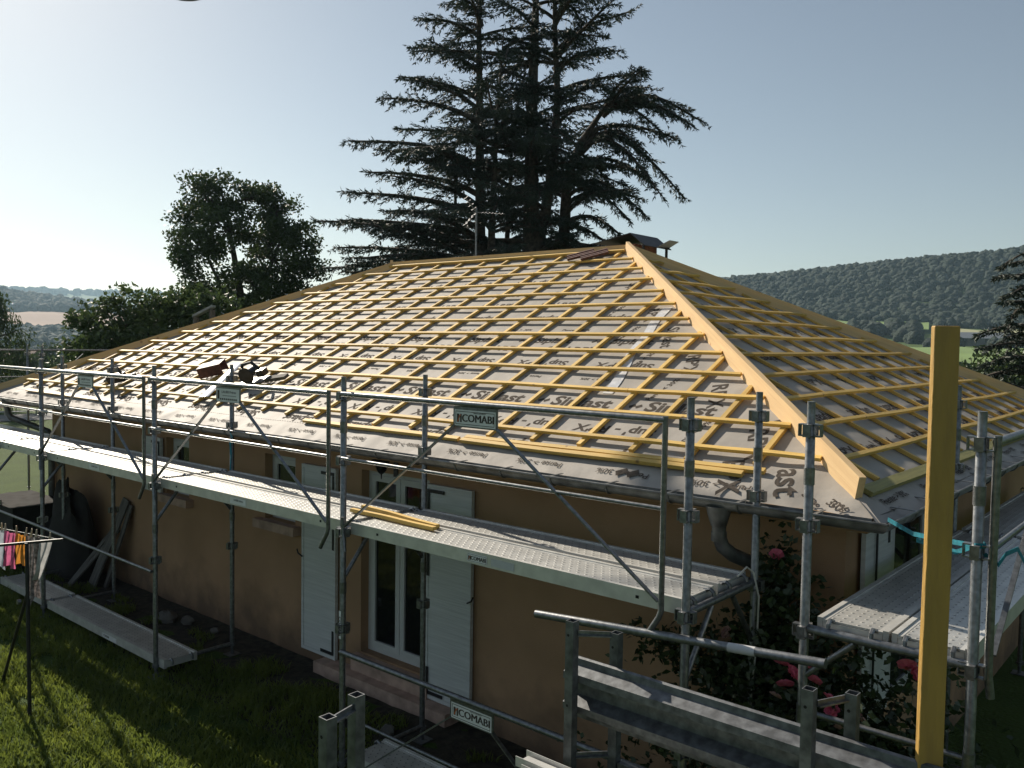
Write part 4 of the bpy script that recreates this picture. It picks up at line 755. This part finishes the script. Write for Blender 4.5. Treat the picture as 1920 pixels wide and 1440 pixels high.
for (u0, h0, u1, h1, ar) in ((.62, 12.9, 3.05, 14.2, .15), (.62, 12.4, 2.6, 12.9, .2), (.6, 14, 2.0, 15.2, .1), (.72, 11.6, 3.3, 12.0, .2), (2.3, 11.2, 5.7, 10.95, .5), (2.3, 11.2, 5.2, 10.4, .5), (1.7, 10.2, 4.5, 9.9, .5), (1.6, 10.0, 5.0, 8.3, .9), (1.3, 9.2, 4.2, 8.9, .5), (1.2, 8.6, 3.9, 7.7, .5), (1.1, 7.4, 3.3, 6.7, .4), (1.1, 6.6, 3.5, 6.2, .3), (1.1, 6.0, 3.2, 5.6, .3), (2.3, 11.2, 4.6, 11.4, .3), (.7, 10.8, 2.9, 11.2, .3), (2.4, 11.3, 3.9, 11.9, .2), (1.1, 8.0, 3.6, 8.4, .3), (.6, 15.5, 1.9, 16.2, .1), (.05, 15, -1.2, 15.8, .1)):
    L_.append(((u0, h0, .1), (u1, h1, random.uniform(-1.0, 1.0)), ar)); L_.append(((u0, h0-.3, .1), (u1*.8, h1-.25, random.uniform(-2.2, -.4)), ar))
conifer('cedar_tree', 'huge dark cedar with several trunks rising behind the ridge', cb_, trunks, L_, 235, lambda h, c: (5.4-.32*max(0, h-6) if c < 0 else 3.3-.08*max(0, h-6))*(1 if abs(c) > .5 else .8), 4.5, 16.5)
fb_ = polar(-40.62+math.degrees(math.atan((1938-960)/1608)), 25.4); 
conifer('fir_tree', 'dark fir tree at the right edge beyond the roof', fb_, [([(0, 0), (0, 3), (0, 6.3)], .16, .03)], [((0, h+.2, 0), (-w_, h, random.uniform(-.6, .4)), .15) for h, w_ in ((5.7, .55), (5.45, .85), (5.1, 1.25), (4.8, .9), (4.45, 1.1), (4.1, 1.2), (3.8, 1.45), (3.4, 1.3), (3.0, 1.5), (2.6, 1.6), (2.2, 1.7))], 44, lambda h, c: .35+.27*(6.3-h), 1.5, 6.1, dens=1.5, tl=.17, tw=.04, blen=.5)
def leafy(name, label, base, trunks, lobes, m='leaf', ll=.17, lw=.105, per=150, spread=.34, droop=0., group=None, cat='tree', ncl=1., seed=1):
    base = V3(*base); t = thing(name, label, cat, base, group); rd = random.Random(seed); W3 = lambda u, h, d=0: base+UA*u+DA*d+V3(0, 0, h); tb = MB(); lv = Leaves(); nodes_ = []
    for pts, r0, r1 in trunks:
        P = [W3(*q) for q in pts]; n = len(P); tb.tube(P, [r0+(r1-r0)*i/(n-1) for i in range(n)], 8); nodes_ += P[1:]
    for (u, h, d, r) in lobes:
        c = W3(u, h, d); lim = min(nodes_, key=lambda q: (q-c).length+max(0, q.z-c.z)*1.5); k = max(3, int(11*ncl*r*r))
        tb.tube(curve(lim, c, .1), [.05*r+.02-.004*i*r for i in range(9)], 5)
        for _ in range(k):
            a = V3(rd.gauss(0, 1), rd.gauss(0, 1), rd.gauss(0, 1)).normalized()*r*rd.uniform(.55, 1.0); q = c+V3(a.x, a.y, a.z*.85); tb.tube([c, c.lerp(q, .5)+V3(0, 0, .05), q], [.018, .012, .006], 4, False)
            n = int(per*rd.uniform(.5, 1.2)); sp = spread*rd.uniform(.7, 1.2); P = np.clip(RNG.normal(size=(n, 3)), -1.5, 1.5)*sp*np.array((1, 1, .7))+np.array(q); D = RNG.normal(size=(n, 3))+np.array((a.x, a.y, a.z))*.6/r; D[:, 2] -= .25+droop*2.2; 
            if droop: P[:, 2] -= RNG.random(n)*droop
            lv.bulk(P, D, RNG.uniform(.6, 1.2, n)*ll, RNG.uniform(.7, 1.2, n)*lw)
    tb.build('trunk', 'bark', t, smooth=True); add_mesh(lv.mesh('crown', m), 'crown', t, base+V3(0, 0, 1)); return t
def at_px(px, r): return polar(-40.62+math.degrees(math.atan((px-960)/1608)), r)
q = at_px(455, 36); dz = -q.z
leafy('walnut_tree', 'round dark deciduous tree standing left of the cedar', q, [([(0, 0), (.02, 3.6), (-.1, 5.2), (-.4, 7), (-.7, 8.6)], .26, .05), ([(.02, 3.6), (.6, 5.2), (1.2, 6.6), (1.6, 7.6)], .15, .04), ([(0, 4), (-.9, 5.6), (-1.7, 7.2)], .13, .03)],
      [(-1.45, 8.9, 0, 1.0), (-1.0, 9.5, .2, .55), (.35, 9.0, 0, .95), (1.25, 8.5, .2, .85), (1.9, 7.6, 0, .9), (-2.3, 7.9, 0, .65), (-1.85, 6.7, -.3, .9), (-.4, 7.6, -.8, 1.1), (.9, 7.2, .6, 1.0), (1.5, 6.2, -.3, 1.0), (2.4, 6.2, 0, .75), (.6, 5.6, -.8, 1.0), (-1.3, 5.4, 0, .95), (2.6, 5.2, .2, .65), (-2.0, 4.8, .3, .8), (0, 4.6, .8, .9), (1.6, 4.7, 0, .9)], per=210, ll=.155, lw=.10, spread=.27, ncl=1.4, seed=3)
q = at_px(262, 26.5)
leafy('walnut_shrub', 'broad bushy tree left of the roof in front of the distant hills', q, [([(0, -1), (0, 1.5), (-.3, 3)], .14, .04), ([(.8, -1), (1.2, 1.5), (1.6, 3)], .12, .04)],
      [(-1.15, 3.75, 0, .65), (-.45, 4.15, 0, .65), (.45, 4.35, .2, .7), (1.35, 4.3, 0, .75), (2.1, 4.1, 0, .7), (-1.55, 2.9, 0, .55), (-.7, 3.1, -.6, .8), (.5, 3.3, -.7, .9), (1.6, 3.2, -.6, .8), (-1.3, 2.2, 0, .7), (0, 2.0, -.6, .9), (1.2, 2.0, -.5, .9), (2.4, 3.0, 0, .8)], m='leaf2', per=170, ll=.15, lw=.09, spread=.26, ncl=2.2, seed=5)
q = at_px(-22, 47)
leafy('willow_tree', 'drooping willow at the left edge of the picture', q, [([(0, 0), (0, 3), (.1, 5)], .3, .08)], [(0, 5.2, 0, .9), (.7, 4.6, 0, .7), (1.1, 3.6, .2, .6), (-.8, 4.5, 0, .9), (.2, 3.4, -.4, .9), (1.3, 2.6, 0, .5), (.5, 2.2, 0, .8), (-.6, 3, 0, 1.0), (0, 1.2, 0, 1)], droop=.9, per=130, ll=.24, lw=.07, spread=.22, seed=8)
for k, (px, r, sc_, lab) in enumerate(((1868, 60, 1.0, 'dark leafy tree beyond the roof at the right, nearest the upright plank'), (1925, 52, 1.25, 'dark leafy tree behind the fir at the right edge'), (1815, 85, 1.1, 'distant bushy tree just right of the upright plank top'), (1760, 120, 1.3, 'small far bushy tree hidden partly by the upright plank'))):
    q = at_px(px, r); d = -q.z+.1 if k < 2 else -q.z-1.2
    leafy('field_tree', lab, q, [([(0, 0), (0, d+.8)], .2, .06)], [(u*sc_, d+h, dd, r_*sc_) for u, h, dd, r_ in ((-1.2, 1.6, 0, 1.0), (.2, 2.3, 0, 1.1), (1.4, 1.9, .3, 1.0), (-.3, .8, -.5, 1.2), (1.0, .7, 0, 1.2), (-1.8, .3, 0, 1.0), (2.2, .6, 0, 1.0))], per=60, ll=.36, lw=.22, spread=.36, ncl=.7, seed=20+k, group='trees in the valley at the right')
q = V3(-10.3, -5.6, 0)
leafy('fruit_sapling', 'young fruit tree with sparse leaves left of the black box', q, [([(0, 0), (.1, .7), (.3, 1.5)], .03, .01), ([(.05, .5), (-.3, 1.0), (-.6, 1.6)], .02, .008)], [(-.5, 1.5, 0, .3), (.2, 1.6, 0, .35), (.5, 1.2, 0, .3), (0, 1.0, 0, .35), (-.4, .9, .1, .3)], m='leaf2', ll=.11, lw=.05, per=26, spread=.14, ncl=5, seed=31)
for k, (px, r, lab) in enumerate(((92, 120, 'dark round bush between the far houses at the left'), (150, 95, 'dark hedge bush behind the left hip of the roof'), (20, 90, 'dark bush below the willow at the left edge'))):
    q = at_px(px, r); d = -q.z; leafy('garden_bush', lab, q, [([(0, 0), (0, d)], .2, .1)], [(0, d+1.3, 0, 1.4), (-1.6, d+.4, 0, 1.3), (1.6, d+.6, .2, 1.3), (0, d-.8, -.5, 1.5), (3, d-.2, 0, 1.3), (-2.6, d-1, 0, 1.5)], per=50, ll=.4, lw=.26, spread=.42, ncl=.6, seed=50+k, cat='bush')
# rose bush
rb_ = thing('rose_bush', 'climbing rose bush with pink blooms at the near corner of the house', 'rose bush', (4.3, -4.6, 0)); tb = MB(); lv = Leaves(); rd = random.Random(5)
def rose_cl(c, r, n):
    for _ in range(n):
        a = V3(rd.gauss(0, r[0]), rd.gauss(0, r[1]), rd.gauss(0, r[2])); p = V3(*c)+a; p.y = min(p.y, WY-.03); s_ = V3(rd.gauss(0, 1), rd.gauss(0, 1), rd.gauss(-.3, .5)).normalized()
        for j in range(5): lv.add(p+s_*.028*j, (s_*.5+V3(rd.gauss(0, 1), rd.gauss(0, 1), rd.gauss(0, .6))), .055*rd.uniform(.7, 1.3), .036*rd.uniform(.8, 1.2))
for c, r, n in (((4.12, -4.42, 1.95), (.06, .06, .16), 120), ((4.18, -4.50, 1.6), (.16, .10, .16), 300), ((4.30, -4.62, 1.25), (.24, .16, .2), 420), ((4.55, -4.7, 1.1), (.25, .2, .26), 520), ((4.85, -4.75, 1.2), (.16, .18, .22), 260), ((4.4, -4.9, .8), (.4, .2, .3), 420), ((3.7, -4.55, 1.30), (.16, .08, .07), 110), ((3.35, -4.5, 1.36), (.12, .06, .05), 60), ((3.95, -4.62, 1.42), (.12, .08, .12), 110), ((3.9, -4.6, 1.0), (.16, .1, .2), 130), ((5.1, -4.9, .8), (.3, .3, .3), 380), ((3.5, -4.6, .6), (.3, .15, .25), 140)): rose_cl(c, r, n)
for pts in (((4.1, -4.4, 0), (4.12, -4.36, 1.0), (4.1, -4.36, 2.05)), ((4.15, -4.45, 0), (4.3, -4.6, .8), (4.45, -4.7, 1.4)), ((4.1, -4.45, 0), (3.95, -4.55, .9), (3.6, -4.55, 1.33), (3.2, -4.5, 1.40)), ((4.2, -4.5, 0), (4.6, -4.7, .7), (4.95, -4.75, 1.5)), ((4.1, -4.4, 0), (3.85, -4.5, .8), (3.85, -4.6, 1.5)), ((4.3, -4.5, 0), (4.9, -4.9, .6), (5.2, -4.9, 1.1))): tb.tube([V3(*p) for p in pts], [.012]+[.008]*(len(pts)-2)+[.004], 5)
tb.build('stem', 'bark', rb_); add_mesh(lv.mesh('foliage', 'roseleaf'), 'foliage', rb_, (4.3, -4.6, .9))
def bloom_mesh(name, m):
    b = MB()
    for ringi, (R, n, tilt) in enumerate(((.052, 6, .35), (.040, 5, .75), (.026, 4, 1.15), (.014, 3, 1.4))):
        for i in range(n):
            a = 2*PI*i/n+ringi*.7; o_ = V3(math.cos(a), math.sin(a), 0); sd_ = V3(-o_.y, o_.x, 0); V = []
            for v in range(4):
                for u in range(4):
                    t = v/3; q_ = (u/3-.5)*2; rr = R*(.25+.75*math.sin(t*1.5)); V.append(o_*(rr*math.cos(tilt*t))+sd_*(q_*R*.75*math.sin(.5+t*2.0))+V3(0, 0, R*1.1*t*math.sin(tilt)*(1-.18*q_*q_)))
            b.poly(V, [(v*4+u, v*4+u+1, v*4+5+u, v*4+4+u) for v in range(3) for u in range(3)])
    return mesh_of(b, name, m, True)
BL, BP = bloom_mesh('rose_bloom', 'rose'), bloom_mesh('rose_bloom_pale', 'palerose')
for i, (x, y, z) in enumerate(((4.39, -5.02, 1.63), (4.42, -5.02, 1.51), (4.68, -5.02, 1.50), (4.59, -5.02, 1.66), (4.58, -5.02, 1.58), (4.70, -5.04, 1.45), (5.07, -5.02, 1.79), (5.11, -5.02, 1.76), (4.12, -4.5, 2.12), (4.47, -5.04, 1.60), (3.85, -4.60, 1.58), (4.36, -5.02, 1.43), (4.75, -5.0, 1.35), (4.85, -5.05, 1.45))):
    inst(BP if i in (10, 11, 12, 13) else BL, 'rose_bloom', rb_, (x, y, z), (rd.uniform(.5, 1.1), rd.uniform(-.4, .4), rd.uniform(0, 6)), [rd.uniform(.7, 1.0)]*3)
# grass on the near lawn
def grass():
    n = 95000; x = RNG.uniform(-7.5, 3.2, n); y = RNG.uniform(-8.7, -4.55, n); keep = np.array([noise.noise((a*1.7, b*1.7, 0))+.35*noise.noise((a*6, b*6, 2)) > -.42 and not (b > -5.0 and noise.noise((a*2, b*2, 7)) > -.1) for a, b in zip(x, y)]); x = x[keep]; y = y[keep]; n = len(x)
    big = np.array([max(0, noise.noise((a*1.1, b*1.1, 5))) for a, b in zip(x, y)]); h = RNG.uniform(.035, .085, n)*(1+1.6*big); w_ = RNG.uniform(.004, .008, n); a = RNG.uniform(0, 2*PI, n); ln_ = RNG.normal(0, .45, (n, 2))
    c, s = np.cos(a)*w_, np.sin(a)*w_; z = np.full(n, -.006); B = np.stack([x, y, z], 1); Sv = np.stack([c, s, 0*c], 1); Md = B+np.stack([ln_[:, 0]*h*.35, ln_[:, 1]*h*.35, h*.62], 1); Tp = B+np.stack([ln_[:, 0]*h*1.1, ln_[:, 1]*h*1.1, h], 1)
    V = np.stack([B-Sv, B+Sv, Md+Sv*.8, Md-Sv*.8, Tp], 1).reshape(-1, 3); i = np.arange(n)*5; F = np.concatenate([np.stack([i, i+1, i+2], 1), np.stack([i, i+2, i+3], 1), np.stack([i+3, i+2, i+4], 1)])
    me = fast_mesh('grass', V, F); me.materials.append(M['grass']); tag(link(bpy.data.objects.new('grass', me)), 'short lawn grass in front of the house', 'grass', kind='stuff')
grass()
# far woods as one mass of crowns
def ico():
    b = bpy.data.meshes.new('i'); import bmesh; bm = bmesh.new(); bmesh.ops.create_icosphere(bm, subdivisions=2, radius=1); bm.to_mesh(b); bm.free()
    v = np.array([p.co[:] for p in b.vertices]); f = np.array([tuple(p.vertices) for p in b.polygons]); bpy.data.meshes.remove(b); return v, f
IV, IF = ico()
def woods(name, label, zones):
    Vs = []; Fs = []; o = 0
    for (y0, y1, r0, r1, sp, rad, keep) in zones:
        n = int(abs(math.radians(y1-y0))*(r1*r1-r0*r0)/2/(sp*sp)); yw = RNG.uniform(y0, y1, n); rr = np.sqrt(RNG.uniform(r0*r0, r1*r1, n))
        for a, r in zip(yw, rr):
            if keep and not keep(a, r): continue
            p = polar(a, r); k = rad*RNG.uniform(.65, 1.35); v = IV*(1+RNG.normal(0, .13, (len(IV), 1)))*np.array((k, k, k*RNG.uniform(.8, 1.25)))+np.array((p.x, p.y, p.z+k*.55)); Vs.append(v); Fs.append(IF+o); o += len(IV)
    me = fast_mesh(name, np.concatenate(Vs), np.concatenate(Fs)); me.materials.append(M['forest']); me.polygons.foreach_set('use_smooth', [True]*len(me.polygons)); tag(link(bpy.data.objects.new(name, me)), label, 'forest', kind='stuff')
rnear = lambda a, r: not (-22 < a < -14.3 and r < 616) and not (-15 < a < -6 and r < 560)
woods('hill_forest', 'wooded hillside across the valley at the right', [(-34, -3, 612, 845, 3.9, 2.9, None), (-30, -3, 575, 620, 4.2, 3.0, rnear), (-19.5, -15.3, 455, 545, 6, 3.6, lambda a, r: noise.noise((a*.9, r*.02, 1)) > -.15), (-15, -6, 408, 440, 7, 3.2, lambda a, r: noise.noise((a*.9, r*.02, 4)) > .0)])
woods('valley_forest', 'hazy woods above and below the ploughed field at the left', [(-80, -60, 640, 925, 7.5, 5.2, None), (-80, -58, 1195, 1500, 8, 5.8, None), (-78, -60, 2900, 3000, 14, 9, None)])
# ------------------------------------------------------------------ far buildings
def gable(name, label, c, rot, L, Wd, hw, hr, wall, roof_, nwin):
    t = thing(name, label, 'building', c); R_ = Matrix.Rotation(rot, 3, 'Z'); P = lambda x, y, z: V3(*c)+R_ @ V3(x, y, z); b = MB(); l, w_ = L/2, Wd/2
    for q in (((-l, -w_, -2), (l, -w_, -2), (l, -w_, hw), (-l, -w_, hw)), ((l, w_, -2), (-l, w_, -2), (-l, w_, hw), (l, w_, hw))): b.quad(*[P(*x) for x in q])
    for s in (-1, 1): b.poly([P(s*l, -w_, -2), P(s*l, w_, -2), P(s*l, w_, hw), P(s*l, 0, hr), P(s*l, -w_, hw)], [(0, 1, 2, 3, 4)])
    b.build('wall', wall, t); b = MB(); o = .4
    for s in (-1, 1):
        q = [P(-l-o, s*(w_+o), hw-.25), P(l+o, s*(w_+o), hw-.25), P(l+o, 0, hr+.12), P(-l-o, 0, hr+.12)]; b.poly(q+[p+V3(0, 0, .15) for p in q], [(0, 1, 2, 3), (7, 6, 5, 4), (0, 4, 5, 1), (1, 5, 6, 2), (2, 6, 7, 3), (3, 7, 4, 0)])
    b.build('roof', roof_, t)
    for i in range(nwin):
        for s in (-1, 1): x = -l+L*(i+.5)/nwin; b = MB(); b.poly([P(x-.5, s*(w_+.03), hw*.35), P(x+.5, s*(w_+.03), hw*.35), P(x+.5, s*(w_+.03), hw*.8), P(x-.5, s*(w_+.03), hw*.8)], [(0, 1, 2, 3)]); b.build('window', 'glass', t)
q = at_px(1850, 455); gable('barn', 'long low barn with a pale roof in the fields at the right', (q.x, q.y, q.z+1), .55, 30, 10, 3.0, 5.4, 'oldboard', 'lightsheet', 6)
q = at_px(45, 165); gable('far_house', 'small far house with a brown roof below the willow at the left', (q.x, q.y, -4.4), .2, 7, 5.5, 3.0, 5.2, 'cream', 'roofred', 2)
q = at_px(125, 230); gable('far_house', 'distant low house with a reddish roof right of the dark bush', (q.x, q.y, -7), 1.0, 9, 6, 3.0, 5.2, 'cream', 'roofred', 2)
q = at_px(378, 22.6); b = MB(); a = V3(q.x, q.y, 4.05); 
gh = thing('lean_to', 'grey lean-to roof edge showing among the bushes behind the left hip', 'shed', (q.x, q.y, 0)); b = MB(); c0 = V3(q.x, q.y, 0)
pts = [c0-UA*.24+V3(0, 0, 4.02), c0+UA*.24+V3(0, 0, 4.27), c0+UA*.24+DA*.3+V3(0, 0, 4.27), c0-UA*.24+DA*.3+V3(0, 0, 4.02)]; b.poly(pts+[p-V3(0, 0, .06) for p in pts], [(0, 1, 2, 3), (7, 6, 5, 4), (0, 4, 5, 1), (1, 5, 6, 2), (2, 6, 7, 3), (3, 7, 4, 0)]); b.build('roof', 'lightsheet', gh)
for u, d, z in ((-.2, .05, 3.96), (.2, .05, 4.16), (-.2, .25, 3.96), (.2, .25, 4.16)): p = c0+UA*u+DA*d; b = MB(); b.box((p.x-.03, p.y-.03, 0), (p.x+.03, p.y+.03, z)); b.build('post', 'oldboard', gh)
# street lamp whose head just enters at the top left
lp = thing('street_lamp', 'grey street lamp head just entering the top edge at the left', 'street lamp', (0, 0, 0)); hc = CAM+fw*15+r2*(-(960-350)/1608.1*15)+u2*(724/1608.1*15); pole = hc-UA*5.2
tubep('pole', lp, [V3(pole.x, pole.y, 0), V3(pole.x, pole.y, hc.z+.1)], .06, 'galvdull'); tubep('arm', lp, [V3(pole.x, pole.y, hc.z+.1), hc+V3(0, 0, .30), hc-UA*.2+V3(0, 0, .12)], .03, 'galvdull')
b = MB(); V = []
for j in range(9):
    for i in range(16): a = 2*PI*i/16; t = -PI/2+PI*j/8; V.append(hc+UA*(.30*math.cos(a)*math.cos(t))+DA*(.15*math.sin(a)*math.cos(t))+V3(0, 0, .07*math.sin(t)+.03))
b.poly(V, [(j*16+i, j*16+(i+1) % 16, (j+1)*16+(i+1) % 16, (j+1)*16+i) for j in range(8) for i in range(16)]); b.build('lamp_head', 'galvdull', lp, smooth=True)
# ------------------------------------------------------------------ haze
hz = MB(); hz.box((-3450, -3450, -45), (3450, 3450, 175)); hm = bpy.data.materials.new('haze'); hm.use_nodes = True; N, L = nodes(hm); N.remove(N['Principled BSDF'])
pv = N.new('ShaderNodeVolumePrincipled'); pv.inputs['Color'].default_value = (.56, .80, 1.0, 1); pv.inputs['Density'].default_value = .00015; pv.inputs['Anisotropy'].default_value = .3; L.new(pv.outputs[0], N['Material Output'].inputs['Volume'])
ho = hz.build('haze', hm); tag(ho, kind='stuff'); ho.visible_shadow = True
